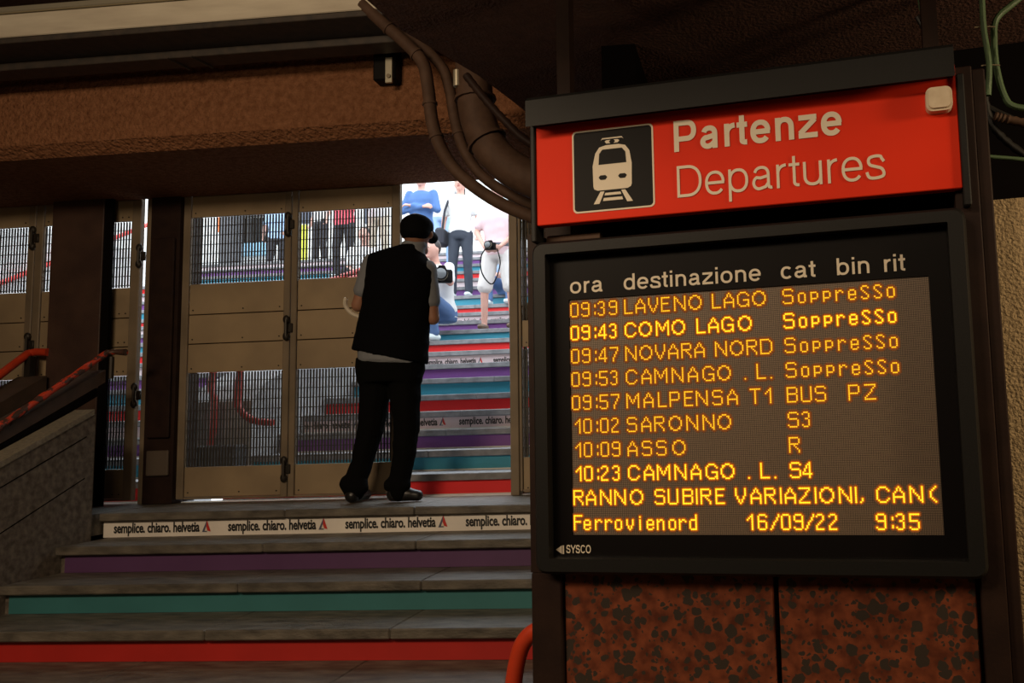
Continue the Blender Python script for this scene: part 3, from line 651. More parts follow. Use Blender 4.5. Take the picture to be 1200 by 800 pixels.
def dots_of(text, c0, mode):
    out = []; x = c0
    if mode == 0 and ':' in text:
        for ch in text:
            if ch == ':': x += 1.5
            for r_, line in enumerate(G[ch]):
                for c_, q in enumerate(line):
                    if q == '#': out.append((x + c_ + (2 if ch == '1' else 0), r_))
            x += 2.5 if ch == ':' else 8
        return out
    if mode >= 5:
        for ch in text:
            for r_, line in enumerate(G[ch]):
                for c_, q in enumerate(line):
                    if q == '#': out.append((round(x) + c_ + (2 if ch == 'i' else 0), r_))
            x += mode
            if ch == 'S': x += 1.5
        return out
    adv = [5 if ch == ' ' else len(G[ch][0]) + 2 for ch in text]
    tot = sum(adv) - 2
    sc_ = (ENDS[text] - c0) / tot if text in ENDS else 1
    acc = 0
    for ch, a in zip(text, adv):
        xx = round(c0 + acc * sc_)
        if ch != ' ':
            for r_, line in enumerate(G[ch]):
                for c_, q in enumerate(line):
                    if q == '#': out.append((xx + c_, r_))
        acc += a
    return out
for r0, items, hot in rows:
    core = MB(); halo = MB(); wide = MB()
    allp = set()
    for c0, tx, md in items:
        allp |= set((x, r) for x, r in dots_of(tx, c0, md) if x < 239)
    hexa = [(cos(radians(60 * i + 30)), sin(radians(60 * i + 30))) for i in range(6)]
    row0 = 16 * r0 + (2.4 if r0 < 9 else 3)
    for x, r in allp:
        u = -.321 + (x + .5) * P_; z = .7625 - (row0 + r + .5) * P_
        rr_ = P_ * (.47 if not hot else .56)
        core.add([(u + a * rr_, .0045, z + b * rr_) for a, b in hexa], [(0, 1, 2, 3, 4, 5)])
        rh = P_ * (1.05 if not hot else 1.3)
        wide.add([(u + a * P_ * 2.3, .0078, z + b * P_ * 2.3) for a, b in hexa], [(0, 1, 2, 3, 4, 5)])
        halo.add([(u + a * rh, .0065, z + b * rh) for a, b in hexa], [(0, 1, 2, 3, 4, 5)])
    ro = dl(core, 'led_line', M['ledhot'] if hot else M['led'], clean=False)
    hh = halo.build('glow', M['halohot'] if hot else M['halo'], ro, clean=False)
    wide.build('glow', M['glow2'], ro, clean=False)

# ---- posts, granite facing and walls around the board
def bstruct(name, mb, mt, u=0, z=0, **k):
    o = mb.build(name, mt, None, **k); o.location = (B0.x, B0.y, 0); o.rotation_euler = (0, 0, -YB); return o
ul = bp(624, 600, .03)[0]; ul2 = bp(660.5, 740, .03)[0]
bstruct('steel_post', MB().box(ul - .002, ul2, .004 + .14, .30, FZ, 1.28, .004).box(ul - .002, ul2, .02, .14, FZ, .02, .004).box(ul - .002, -.417, .02, .14, .02, .96), M['steelbrown'], label='dark brown steel post at the left of the departure board', cat='post')
ur, ur2 = bp(1152, 740, .03)[0], bp(1177, 400, .03)[0]
bstruct('steel_post', MB().box(ur, ur2 - .035, .02, .06, FZ, 1.3, .003).box(ur2 - .034, ur2, .045, .3, FZ, 1.3, .004).box(ur, ur2 - .034, .061, .3, FZ, 1.3), M['steelbrown'], label='dark brown steel post at the right of the departure board', cat='post')
gw = bthing('granite_facing', .16, -.5, label='two red granite slabs with dark blotches beneath the departure board', cat='wall facing'); g2 = BL(gw, .16, -.5)
g1a, g1b, g1c, g1d = bp(661, 740, .03)[0], bp(908, 740, .03)[0], bp(914, 740, .03)[0], bp(1147, 740, .03)[0]
g2(MB().box(g1a + .002, g1b, .035, .07, FZ, .045, .003), 'slab', M['granite']); g2(MB().box(g1c, g1d, .035, .07, FZ, .045, .003), 'slab', M['granite'])
g2(MB().box(g1a - .002, ur - .001, .072, .30, FZ, -.002), 'core', M['dark'])
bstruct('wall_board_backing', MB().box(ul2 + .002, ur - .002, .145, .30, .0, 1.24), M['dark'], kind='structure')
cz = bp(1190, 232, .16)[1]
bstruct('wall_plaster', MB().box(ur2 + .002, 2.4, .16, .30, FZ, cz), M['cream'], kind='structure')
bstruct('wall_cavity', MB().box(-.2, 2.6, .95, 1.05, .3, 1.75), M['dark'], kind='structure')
# lit brown pipe stub between the sign and the board
a0, b0 = bp(640, 281, .05); a1, b1 = bp(702, 262, .05)
bstruct('pipe_stub', MB().tube([(a0, .07, .945), (a1, .07, .945)], .018, 12), M['pipe'], label='short rusty brown pipe in the gap between sign and board', cat='pipe')

# ---- cables in the dark recess at the upper right
def cable(pix, o, r, mt, label, cat='cable', name='cable', corr=False):
    P3 = []
    for x, y in pix:
        d = ray(x, y); k = (B0.dot(VB) + o) / d.dot(VB); P3.append(CAM + d * k)
    pts = spline(P3, 8); rs = [r * (1 + (.15 if i % 2 else -.1)) for i in range(len(pts))] if corr else r
    mid = pts[len(pts) // 2]
    return MB().tube(pts, rs, 9).build(name, mt, loc=mid, label=label, cat=cat)
cable([(1150, -30), (1151, 5), (1153, 35), (1159, 75), (1158, 112)], .30, .0085, M['green'], 'green cable hanging straight at the upper right, left one of a tied pair')
cable([(1235, -35), (1190, 2), (1168, 22), (1165, 45), (1168, 80), (1177, 112), (1190, 125), (1230, 128)], .33, .0095, M['green'], 'green cable curving out to the right edge, right one of a tied pair')
cable([(1077, -25), (1079, 5), (1084, 25)], .40, .008, M['green'], 'short green cable end hanging above the hood')
cable([(1130, 182), (1165, 184), (1240, 190)], .36, .006, M['green'], 'thin green cable running level to the right edge')
cable([(1165, 136), (1185, 141), (1230, 150)], .42, .013, M['pipe'], 'ribbed brown conduit ending in the dark recess', 'conduit', 'conduit', True)
cable([(1152, 95), (1160, 140), (1185, 170), (1240, 205)], .45, .011, M['blackcable'], 'ribbed black conduit looping below the green cables', 'conduit', 'conduit', True)
cable([(1075, 20), (1100, 60), (1150, 120), (1240, 160)], .5, .009, M['blackcable'], 'black cable sagging behind the green cables')
for (x, y, dx, lb) in ((1142, 32, 24, 'upper'), (1150, 77, 22, 'lower')):
    cable([(x, y), (x + dx / 2, y - 1), (x + dx, y - .5)], .30, .002, M['tie'], lb + ' pale cable tie holding the green cables', 'cable tie', 'cable_tie')

# ---- curled red handrail end at the foot of the board
rp = [(598, 860), (601, 810), (606, 775), (614, 752), (630, 738), (655, 733)]
def rpt(x, y):
    d = ray(x, y); k = (B0.dot(VB) + .36) / d.dot(VB); return CAM + d * k
pts = spline([rpt(*q) for q in rp], 7)
e1 = Vector((pts[0].x, pts[0].y, FZ))
MB().tube([e1] + pts, .027, 16).build('handrail', M['railred'], label='glossy red handrail end curling up beside the board\'s left post', cat='handrail', loc=e1)

# ------------------------------------------------------------------ outdoors: flights, divider, rails
def flight(label, x0, x1, nparts, side, wide=None):
    t = empty('outdoor_staircase', ((x0 + x1) / 2, 5.14, 0), label=label, cat='stairs', group='outdoor flights beyond the gates')
    off = Vector(t.location)
    for k in range(1, 21):
        if wide and k == 8: x1 = wide
        y0, z0 = kY(k), kZ(k); r_ = kZ(k) - kZ(k - 1); y1 = kY(k + 1) + .04 if k < 20 else y0 + .5
        for i in range(nparts):
            a = x0 + (x1 - x0) * i / nparts; b = x0 + (x1 - x0) * (i + 1) / nparts
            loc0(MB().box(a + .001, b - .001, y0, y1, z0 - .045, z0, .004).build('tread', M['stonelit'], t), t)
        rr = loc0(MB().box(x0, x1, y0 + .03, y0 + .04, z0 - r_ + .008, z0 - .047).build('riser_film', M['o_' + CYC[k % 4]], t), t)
        loc0(MB().box(x0, x1, y0 + .024, y0 + .034, z0 - r_ + .001, z0 - r_ + .011).build('riser_edge', M['whitewall'], t), t)
        if k % 4 == 0 and side:
            slog = {4: 538, 8: 578, 12: 575}.get(k, 560)
            xx = atY(slog, {4: 494, 8: 421, 12: 368}.get(k, 330), y0 + .03).x
            slogan_riser(rr, y0 + .029, z0 - r_ + .034, [xx - .69 * 3, xx - .69 * 2, xx - .69, xx, xx + .69], x0, x1)
        loc0(MB().box(x0, x1, y0 + .041, y1 + .2, z0 - r_ - .1, z0 - .046).build('core', M['concrete'], t), t)
    return t
XD0, XD1 = -3.95, -3.5
flight('right outdoor flight of grey steps with bright red teal purple risers up to the street', XD1, .3, 3, True)
flight('left outdoor flight of grey steps behind the left gates, beyond the divider', -9.48, XD0, 3, True, XD1 - .002)
dv = empty('stair_divider', ((XD0 + XD1) / 2, 5.5, 0), label='low grey concrete divider between the two outdoor flights', cat='divider')
dpoly = [(5.42, 0), (5.42, .66), (5.55, .78), (kY(5), kZ(5) + .42), (7.4, kZ(5) + .36 + 1.016 * .356), (7.5, 1.3), (7.5, .2)]
loc0(MB().prism(dpoly, 'x', XD0, XD1).build('kerb', M['concrete'], dv), dv)
loc0(MB().box(XD0 + .1, XD1 - .02, 5.27, 5.419, 0, .36, .01).build('end_block', M['darkwall'], dv), dv)
def orail(x, label, mt, y0=5.5, h=.9, y1=8.5, loop=0):
    t = empty('outdoor_handrail', (x, y0, 0), label=label, cat='handrail')
    def zt(Y):
        k = (Y - 6.384) / .45 + 5 if Y > 6.384 else (Y - 4.784) / .32
        return kZ(max(k, 0)) + h
    top = [(x, y0 + (y1 - y0) * i / 12, zt(y0 + (y1 - y0) * i / 12)) for i in range(13)]
    lp = {0: [], 1: [(x + .26, 5.30, .50), (x + .12, 5.30, .52), (x + .02, 5.30, .60), (x, 5.31, .72), (x, 5.38, zt(y0) - .04)], 2: [(x - .02, 5.31, .36), (x, 5.31, .5), (x, 5.31, .66), (x - .05, 5.35, .80), (x - .02, 5.42, zt(y0) - .02)]}
    pts = lp[loop] + top
    loc0(MB().tube(spline(pts, 3), .024, 10).build('rail', mt, t), t)
    for i in range(5):
        Y = y0 + .5 + i * (y1 - y0 - .6) / 4
        loc0(MB().tube([(x, Y, zt(Y) - h + .02), (x, Y, zt(Y) - .02)], .016, 8).build('post', mt, t), t)
    return t
orail(-3.53, 'outdoor red handrail on the divider, right one, its lower end curling sideways', M['railbrown'], loop=1)
orail(-3.70, 'outdoor red handrail on the divider, left one, its lower end turned straight down', M['railbrown'], loop=2)
fr = empty('outdoor_handrail', (-9.4, 11, 2), label='outdoor red handrail along the pale far left wall', cat='handrail')
fa, fb = atX(5, 330, -9.4), atX(151, 272, -9.4); fd = (fb - fa)
loc0(MB().tube([fa - fd * .4, fa, fb, fb + fd * 1.0], .032, 10).build('rail', M['railpink'], fr), fr)
for t_ in (-.3, .2, .7, 1.2, 1.7):
    q = fa + fd * t_; loc0(MB().tube([q, q + Vector((-.08, 0, -.04))], .012, 6).build('bracket', M['railpink'], fr), fr)
orail(-2.02, 'brown red handrail end seen low between the steps and the right jamb', M['railbrown'], y0=7.6, h=.35, y1=11)
# walls of the stairwell, shelter roof edge, street level
box('wall_stairwell_left', M['whitewall'], -9.8, -9.49, 5.14, kY(20) + .5, -.2, 3.3, kind='structure')
box('wall_stairwell_right', M['concrete'], .31, .6, 5.14, kY(20) + .5, -.2, 3.3, kind='structure')
box('wall_outer_left', M['soffit'], -10.1, -9.81, 5.1, 5.6, -.2, 2.8, kind='structure')
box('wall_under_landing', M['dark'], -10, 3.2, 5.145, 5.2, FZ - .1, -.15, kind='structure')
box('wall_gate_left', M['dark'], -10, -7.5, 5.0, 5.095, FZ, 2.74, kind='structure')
box('wall_outer_right', M['soffit'], 0.62, 3.35, 5.21, 5.6, -.2, 2.8, kind='structure')
TZ = kZ(20)
box('street_pavement', M['concrete'], -30, 22, kY(20) + .5, 40, TZ - .2, TZ - .001, kind='structure')
# street facade with shop
fc = empty('street_building', (-8, 20, TZ), label='pale street building with dark shop window and grey column at the top', cat='building')
def fx(px, py, Y=20.): q = atY(px, py, Y); return q.x, q.z
loc0(box('wall', M['whitewall'], -24, 12, 20, 21, TZ, 14, parent=fc), fc)
x0, z1 = fx(271, 258); x1, z0 = fx(320, 284)
loc0(box('shop_window', mat('dark_shop_glass', (.03, .032, .035), .2), x0, x1, 19.9, 20.05, z0, z1, .02, fc), fc)
for i in range(4):
    xx = x0 + (x1 - x0) * (i + .5) / 4
    loc0(box('mullion', M['bezel'], xx - .03, xx + .03, 19.86, 19.9, z0, z1, 0, fc), fc)
loc0(box('fascia', M['concrete'], x0 - .1, x1 + .1, 19.8, 19.98, z1 + .05, z1 + .22, 0, fc), fc)
a, b = fx(281, 286); c, d = fx(321, 299)
loc0(box('blue_panel', mat('pale_blue_panel', (.30, .55, .72), .5), a, c, 19.88, 20.02, d, b, .01, fc), fc)
a, b = fx(264, 257, 19.3); c, d = fx(278, 300, 19.3)
loc0(box('column', mat('grey_column', (.10, .10, .11), .6), a, c, 19.1, 19.5, TZ, b + .8, .02, fc), fc)
a, b = fx(255, 255, 19.5); c, d = fx(261, 272, 19.5)
loc0(box('orange_sign', mat('orange_sign', (.85, .2, .05), .5), a, c, 19.45, 19.5, d, b, .01, fc), fc)
for px0, px1, py0, py1 in ((355, 365, 240, 262), (428, 440, 240, 262), (0, 8, 262, 300)):
    a, b = fx(px0, py0); c, d = fx(px1, py1)
    loc0(box('window', mat('dark_blue_glass', (.05, .06, .09), .2), a, c, 19.9, 20.02, d, b, .02, fc), fc)
a, b = atY(353, 264, 14.6).x, atY(353, 264, 14.6).z; c = atY(361, 264, 14.6).x
pt = empty('yellow_totem', ((a + c) / 2, 14.6, TZ), label='yellow-green street panel seen through the grille at the top of the steps', cat='street sign')
loc0(box('panel', mat('yellow_green_panel', (.72, .78, .05), .5), a, c, 14.55, 14.62, TZ + .12, b, .01, pt), pt); loc0(box('foot', M['darkwall'], a + .03, c - .03, 14.5, 14.68, TZ, TZ + .119, 0, pt), pt)
# ------------------------------------------------------------------ people
class Blob(MB):
    def limb(s, p0, p1, r0, r1, n=10):
        p0, p1 = Vector(p0), Vector(p1); d = p1 - p0; L_ = d.length
        if L_ < 1e-6: L_ = 1e-6; d = Vector((0, 0, 1e-6))
        d.normalize(); a = d.orthogonal().normalized(); b = d.cross(a); st_ = []
        for t in (-80, -50, -20): st_.append((p0 + d * r0 * sin(radians(t)), r0 * cos(radians(t))))
        for t in (20, 50, 80): st_.append((p1 + d * r1 * sin(radians(t)), r1 * cos(radians(t))))
        v = []; f = []
        for c, r in st_: v += [c + (a * cos(2 * pi * k / n) + b * sin(2 * pi * k / n)) * r for k in range(n)]
        m_ = len(st_)
        for i in range(m_ - 1): f += [(i * n + k, i * n + (k + 1) % n, (i + 1) * n + (k + 1) % n, (i + 1) * n + k) for k in range(n)]
        f += [tuple(range(n))[::-1], tuple((m_ - 1) * n + k for k in range(n))]
        return s.add(v, f)
    def chain(s, pts, rs):
        for i in range(len(pts) - 1): s.limb(pts[i], pts[i + 1], rs[i], rs[i + 1])
        return s
    def loft(s, rings, n=20):      # rings: centre, half width vector, half depth vector
        v = []; f = []
        for c, a, b in rings: v += [Vector(c) + Vector(a) * cos(2 * pi * k / n) + Vector(b) * sin(2 * pi * k / n) for k in range(n)]
        m_ = len(rings)
        for i in range(m_ - 1): f += [(i * n + k, i * n + (k + 1) % n, (i + 1) * n + (k + 1) % n, (i + 1) * n + k) for k in range(n)]
        f += [tuple(range(n))[::-1], tuple((m_ - 1) * n + k for k in range(n))]
        return s.add(v, f)
    def skin(s, name, mt, parent, vox=.012, it=4, wrinkle=0):
        me = s.mesh(name, parent.location if parent else (0, 0, 0), clean=False)
        bm = bmesh.new(); bm.from_mesh(me); bmesh.ops.recalc_face_normals(bm, faces=bm.faces); bm.to_mesh(me); bm.free()
        o = bpy.data.objects.new(name, me)
        md = o.modifiers.new('r', 'REMESH'); md.mode = 'VOXEL'; md.voxel_size = vox
        sm = o.modifiers.new('s', 'SMOOTH'); sm.iterations = it; sm.factor = .5
        me2 = evaluated(o); C.objects.link(o)
        o.modifiers.clear(); o.data = me2; me2.name = name
        if wrinkle:
            for v in me2.vertices:
                q = v.co; h_ = noise.noise(Vector((q.x * 9, q.y * 9, q.z * 14))) + .5 * noise.noise(Vector((q.x * 22, q.y * 22, q.z * 30)))
                v.co = q + v.normal * h_ * wrinkle
        me2.materials.clear(); me2.materials.append(mt); smooth(me2, 180)
        o.parent = parent
        return o
SK = {'tan': mat('tanned_skin', (.36, .17, .10), .6), 'pale': mat('pale_skin', (.72, .42, .34), .6), 'pink': mat('sunlit_skin', (.62, .34, .27), .6)}
CL = {}
def cloth(n, c, r=.85):
    if n not in CL: CL[n] = mat(n, c, r, bump=.15, bscale=60, bdist=.004)
    return CL[n]
CL['black_vest'] = mat('black_vest', (.004, .004, .005), .95, spec=.08, bump=.3, bscale=40, bdist=.006); CL['black_trousers'] = mat('black_trousers', (.004, .004, .004), .95, spec=.08); cloth('grey_shirt', (.22, .23, .25)); cloth('white_cotton', (.72, .72, .72)); cloth('pink_polo', (.74, .55, .58))
cloth('white_shorts', (.70, .66, .64)); cloth('charcoal_jeans', (.035, .042, .06)); cloth('blue_shirt', (.08, .17, .40)); cloth('beige_trousers', (.62, .54, .42)); cloth('blue_jeans', (.09, .16, .32))
cloth('red_top', (.75, .10, .14)); cloth('dark_trousers', (.03, .03, .04)); cloth('light_blue', (.35, .5, .75)); cloth('grey_belt', (.12, .13, .15)); cloth('brown_leather', (.12, .07, .04), .5); cloth('black_leather', (.012, .011, .011), .35)
cloth('hair_dark', (.02, .013, .01), .5); cloth('hair_grey', (.35, .32, .3), .7); cloth('sneaker', (.65, .72, .72), .6); CL['black_cap'] = mat('black_cap', (.004, .004, .004), .9, spec=.1)

def hand(bl_, wrist, direction, palmn, s=1., curl=.5, thumb=1):
    """palm, four fingers and a thumb added to a blob"""
    d = Vector(direction).normalized(); pn = Vector(palmn); pn = (pn - d * pn.dot(d)).normalized(); sd = d.cross(pn) * thumb
    w_ = Vector(wrist); pm = w_ + d * .075 * s
    for t in (-1, 0, 1): bl_.limb(w_ + d * .015 * s + sd * .012 * t * s, pm + sd * .027 * t * s, .017 * s, .015 * s)
    for i, ln in enumerate((.066, .076, .070, .055)):
        base = pm + sd * (.033 - .022 * i) * s
        d1 = (d * cos(curl) + pn * sin(curl)); d2 = (d * cos(curl * 2) + pn * sin(curl * 2))
        k1 = base + d1 * ln * .5 * s; bl_.limb(base, k1, .0105 * s, .0098 * s, 8); bl_.limb(k1, k1 + d2 * ln * .5 * s, .0098 * s, .0085 * s, 8)
    tb = w_ + d * .03 * s + sd * .03 * s; t1 = tb + (d * .7 + sd * .7 + pn * .3).normalized() * .035 * s
    bl_.limb(tb, t1, .013 * s, .012 * s, 8); bl_.limb(t1, t1 + (d + pn * .5).normalized() * .03 * s, .012 * s, .010 * s, 8)

def person(label, X, Y, Z, h=1.68, face=pi, pose='stand', skin='pink', top='white_cotton', legs='charcoal_jeans', shoe='sneaker', hair='hair_dark', shorts=False, arms='front', sleeve=.45, lean=0., group='people on the outdoor steps', stance=.11, bag=None, female=False, cap=None):
    t = empty('person', (X, Y, Z), label=label, cat='person', group=group)
    s = h / 1.75
    def W(x, y, z):
        x, y = x * s, y * s
        return Vector((X + x * cos(face) - y * sin(face), Y + x * sin(face) + y * cos(face), Z + z * s))
    def D(x, y, z=0): return W(x, y, z) - W(0, 0, 0)
    if pose == 'stand':
        hipz = .93; hip = (0, 0); kn = [(-stance * 1.05, .03, .49), (stance * 1.05, .03, .49)]; an = [(-stance * 1.15, 0, .09), (stance * 1.15, 0, .09)]
    elif pose == 'sit':
        hipz = .30; hip = (0, -.22); kn = [(-.17, .22, .42), (.17, .22, .42)]; an = [(-.14, .20, .08), (.14, .20, .08)]
    else:
        hipz = .34; hip = (0, -.16); kn = [(-.16, .26, .50), (.17, .24, .20)]; an = [(-.12, .12, .09), (.14, -.10, .08)]
    hp = Vector((hip[0], hip[1], hipz))
    def T(x, z, y=0): return Vector((hp.x + x, hp.y + y + lean * (z), hp.z + z))     # torso point, z above the hips
    wf = .92 if female else 1
    sho = [T(-.18 * wf, .50), T(.18 * wf, .50)]
    if arms == 'front': el = [T(-.235, .24, .03), T(.235, .24, .03)]; wr = [T(-.08, .15, .24), T(.08, .15, .24)]
    elif arms == 'low': el = [T(-.25, .25, .02), T(.25, .25, .02)]; wr = [T(-.10, .035, .20), T(.10, .035, .20)]
    elif arms == 'down': el = [T(-.24, .22, -.03), T(.24, .22, -.03)]; wr = [T(-.25, -.03, .04), T(.25, -.03, .04)]
    elif arms == 'hip': el = [T(-.36, .26, -.05), T(.24, .22, 0)]; wr = [T(-.19, .10, .06), T(.25, -.02, .04)]
    elif arms == 'fold': el = [T(-.26, .25, .06), T(.26, .25, .06)]; wr = [T(.10, .30, .16), T(-.10, .27, .17)]
    else: el = [T(-.30, .30, .16), T(.30, .28, .16)]; wr = [T(-.06, .47, .27), T(.07, .45, .28)]
    w3 = lambda v: W(*v)
    b = Blob()
    hx = D(1, 0); dp = D(0, 1)
    def ringat(z, rx, ry, yo=0): c = T(0, z, yo); return (w3(c), hx * rx, dp * ry)
    tor = [(-.06, .15, .105), (.05, .16, .115), (.16, .14, .10), (.28, .155, .11), (.40, .175, .115), (.48, .165, .095), (.53, .10, .07), (.56, .058, .058)]
    if female: tor = [(a, r * (.9 if i_ > 1 else 1.0), q * (1.12 if i_ in (3, 4) else .95)) for i_, (a, r, q) in enumerate(tor)]
    b.loft([ringat(*q) for q in tor])
    nb, hc = T(0, .55), T(0, .715, .02 + lean * .02)
    b.limb(w3(nb), w3(hc), .056 * s, .055 * s)
    b.ell(w3(hc), (.078 * s, .092 * s, .115 * s), 16)
    b.limb(w3(hc + Vector((0, .045, -.06))), w3(hc + Vector((0, .065, -.085))), .04 * s, .026 * s)      # jaw
    b.limb(w3(hc + Vector((0, .09, .01))), w3(hc + Vector((0, .108, -.02))), .010 * s, .014 * s, 8)      # nose
    for e in (-1, 1): b.ell(w3(hc + Vector((.079 * e, -.005, -.01))), (.014 * s, .018 * s, .03 * s), 8)
    for i in (0, 1):
        b.chain([w3(sho[i]), w3(el[i]), w3(wr[i])], [.052 * s, .040 * s, .027 * s])
        d_ = (w3(wr[i]) - w3(el[i])); inw = D(1 if i == 0 else -1, .2, 0)
        hand(b, w3(wr[i]), d_, inw if arms != 'down' else D(0, 1, 0), s, .65, 1 if i else -1)
        hx_ = Vector((hp.x + (-.09 if i == 0 else .09), hp.y, hp.z))
        b.chain([w3(hx_), w3(kn[i]), w3(an[i])], [.088 * s, .056 * s, .038 * s])
        a_ = Vector(an[i]); b.chain([w3(a_ + Vector((0, -.04, -.045))), w3(a_ + Vector((0, .07, -.05))), w3(a_ + Vector((0, .15, -.062)))], [.036 * s, .034 * s, .024 * s])
    b.skin('body', SK[skin], t, .0125)
    # eyes, mouth
    e_ = Blob()
    for e in (-1, 1): e_.ell(w3(hc + Vector((.03 * e, .083, .012))), (.011 * s, .008 * s, .007 * s), 8)
    e_.build('eyes', M['white'], t).location = -t.location
    e_.v = []; e_.f = []
    for e in (-1, 1): e_.ell(w3(hc + Vector((.03 * e, .0895, .012))), (.005 * s, .004 * s, .005 * s), 8)
    e_.build('pupils', M['ink'], t).location = -t.location
    MB().ell(w3(hc + Vector((0, .094, -.052))), (.024 * s, .008 * s, .006 * s), 8).build('mouth', cloth('lip', (.5, .16, .14)), t).location = -t.location
    if cap:
        c = Blob(); c.ell(w3(hc + Vector((0, -.005, .05))), (.094 * s, .105 * s, .085 * s), 14); c.limb(w3(hc + Vector((0, .08, .055))), w3(hc + Vector((0, .15, .045))), .045 * s, .04 * s); c.skin('cap', cloth(*cap), t, .012, 2)
    else:
        c = Blob(); c.ell(w3(hc + Vector((0, -.022, .03))), (.088 * s, .092 * s, .105 * s), 14)
        if female: c.limb(w3(hc + Vector((0, -.06, 0))), w3(hc + Vector((0, -.075, -.2))), .07 * s, .05 * s)
        c.skin('hair', cloth(hair, (0, 0, 0)), t, .016, 2)
    c = Blob(); g_ = 1.10
    c.loft([(w3(T(0, z)), hx * rx * g_ * 1.03, dp * ry * g_ * 1.06) for z, rx, ry in tor[:-1]] + [(w3(T(0, .55)), hx * .072, dp * .07)])
    for i in (0, 1):
        m_ = sho[i].lerp(el[i], min(1, sleeve * 1.6)); c.chain([w3(sho[i]), w3(m_)], [.068 * s, .060 * s])
        if sleeve > .7: c.chain([w3(el[i]), w3(el[i].lerp(wr[i], .92))], [.052 * s, .040 * s])
    c.skin('shirt', cloth(top, (0, 0, 0)), t, .016, 3, .004)
    c = Blob(); c.loft([(w3(T(0, z)), hx * rx, dp * ry) for z, rx, ry in ((-.10, .15, .11), (-.04, .172, .125), (.04, .172, .125), (.085, .158, .112))])
    for i in (0, 1):
        hx_ = Vector((hp.x + (-.085 if i == 0 else .085), hp.y, hp.z)); k_ = Vector(kn[i]); a_ = Vector(an[i])
        if shorts: c.chain([w3(hx_), w3(hx_.lerp(k_, .92))], [.108 * s, .098 * s])
        else: c.chain([w3(hx_), w3(k_), w3(k_.lerp(a_, .97))], [.103 * s, .070 * s, .060 * s])
    c.skin('shorts' if shorts else 'trousers', cloth(legs, (0, 0, 0)), t, .016, 3, .004)
    c = Blob()
    for i in (0, 1):
        a_ = Vector(an[i]); c.chain([w3(a_ + Vector((0, -.045, -.045))), w3(a_ + Vector((0, .07, -.048))), w3(a_ + Vector((0, .165, -.055)))], [.043 * s, .043 * s, .033 * s])
    c.skin('shoes', cloth(shoe, (0, 0, 0)), t, .014, 2)
    return t, W, dict(T=T, wr=wr, hx=hx, dp=dp, s=s, hc=hc)

def camera_thing(label, c, axis, s=1., strap=None):
    c = Vector(c); t = empty('photo_camera', c, label=label, cat='camera'); ax = Vector(axis).normalized(); rz = math.atan2(ax.y, ax.x) - pi / 2; t.rotation_euler = (0, 0, rz)
    def b_(mb, n, mt): mb.build(n, mt, t)
    b_(MB().box(-.065 * s, .065 * s, -.03 * s, .02 * s, -.045 * s, .04 * s, .01 * s), 'camera_body', M['black'])
    b_(MB().prism([(-.03 * s, .04 * s), (.03 * s, .04 * s), (.018 * s, .065 * s), (-.018 * s, .065 * s)], 'y', -.02 * s, .015 * s), 'viewfinder', M['black'])
    b_(MB().tube([(0, .02 * s, -.004 * s), (0, .075 * s, -.004 * s), (0, .11 * s, -.004 * s)], [.034 * s, .036 * s, .042 * s], 18), 'lens', M['black'])
    b_(MB().tube([(0, .11 * s, -.004 * s), (0, .112 * s, -.004 * s)], [.033 * s, .03 * s], 18), 'front_element', mat('lens_glass', (.15, .16, .17), .1))
    b_(MB().tube([(0, .090 * s, -.004 * s), (0, .095 * s, -.004 * s)], [.0425 * s, .0425 * s], 18), 'ring', M['tie'])
    if strap:
        o = MB().tube(spline([Vector(p_) for p_ in strap], 5), .008 * s, 6).build('strap', M['black'], t)
        o.parent = t; o.matrix_parent_inverse = Matrix.Identity(4); o.matrix_basis = (Matrix.Translation(c) @ Matrix.Rotation(rz, 4, 'Z')).inverted()
    return t

# --- the man in the black vest, seen from behind
PY = 4.72
def J(x, y, dy=0.): 
    q = atY(x, y, PY); return Vector((q.x, PY + dy, q.z))
px = 1 / 195.5
foot = atY(452, 585, PY)
man = empty('person', (foot.x, PY, 0), label='man seen from behind in black sleeveless vest, black cap and black trousers on the landing', cat='person')
X_, Y_ = Vector((1, 0, 0)), Vector((0, 1, 0))
b = Blob()
b.ell(J(488, 271), (.080, .098, .112), 18); b.limb(J(488, 283), J(484, 300), .058, .062)
for e in (-1, 1): b.ell(J(488 + e * 16.5, 274, .01), (.014, .02, .032), 8)
b.limb(J(490, 285, .06), J(490, 291, .085), .04, .028); b.limb(J(490, 276, .09), J(491, 279, .108), .01, .013)
b.loft([(J(x, y), X_ * w_ * px, Y_ * d_) for x, y, w_, d_ in ((458, 445, 32, .11), (460, 420, 31, .115), (464, 385, 29, .105), (468, 350, 33, .11), (469, 322, 34, .105), (468, 308, 29, .08), (482, 294, 13, .06))])
aL = [J(437, 310), J(418, 357, .02), J(452, 358, .15)]; aR = [J(500, 317), J(505, 372, .03), J(487, 355, .15)]
for a_, th in ((aL, 1), (aR, -1)):
    b.chain(a_, [.056, .043, .029]); hand(b, a_[2], a_[2] - a_[1], Vector((th, .3, .2)), 1, .8, -th)
legL = [J(441, 440), J(431, 502, .03), J(417, 566, 0)]; legR = [J(474, 440), J(474, 502, .03), J(468, 566, 0)]
for l_ in (legL, legR): b.chain(l_, [.09, .06, .042])
b.skin('body', SK['tan'], man, .0105)
c = Blob()
c.loft([(J(x, y), X_ * w_ * px, Y_ * d_) for x, y, w_, d_ in ((457, 430, 38, .135), (459, 405, 37, .13), (464, 375, 35, .125), (468, 345, 37, .125), (469, 320, 39, .115), (467, 306, 34, .09), (481, 292, 17, .072), (485, 288, 15.5, .07), (486, 283, 14.5, .068))])
c.chain([aL[0], aL[0].lerp(aL[1], .60)], [.070, .066]); c.chain([aR[0], aR[0].lerp(aR[1], .62)], [.068, .062])
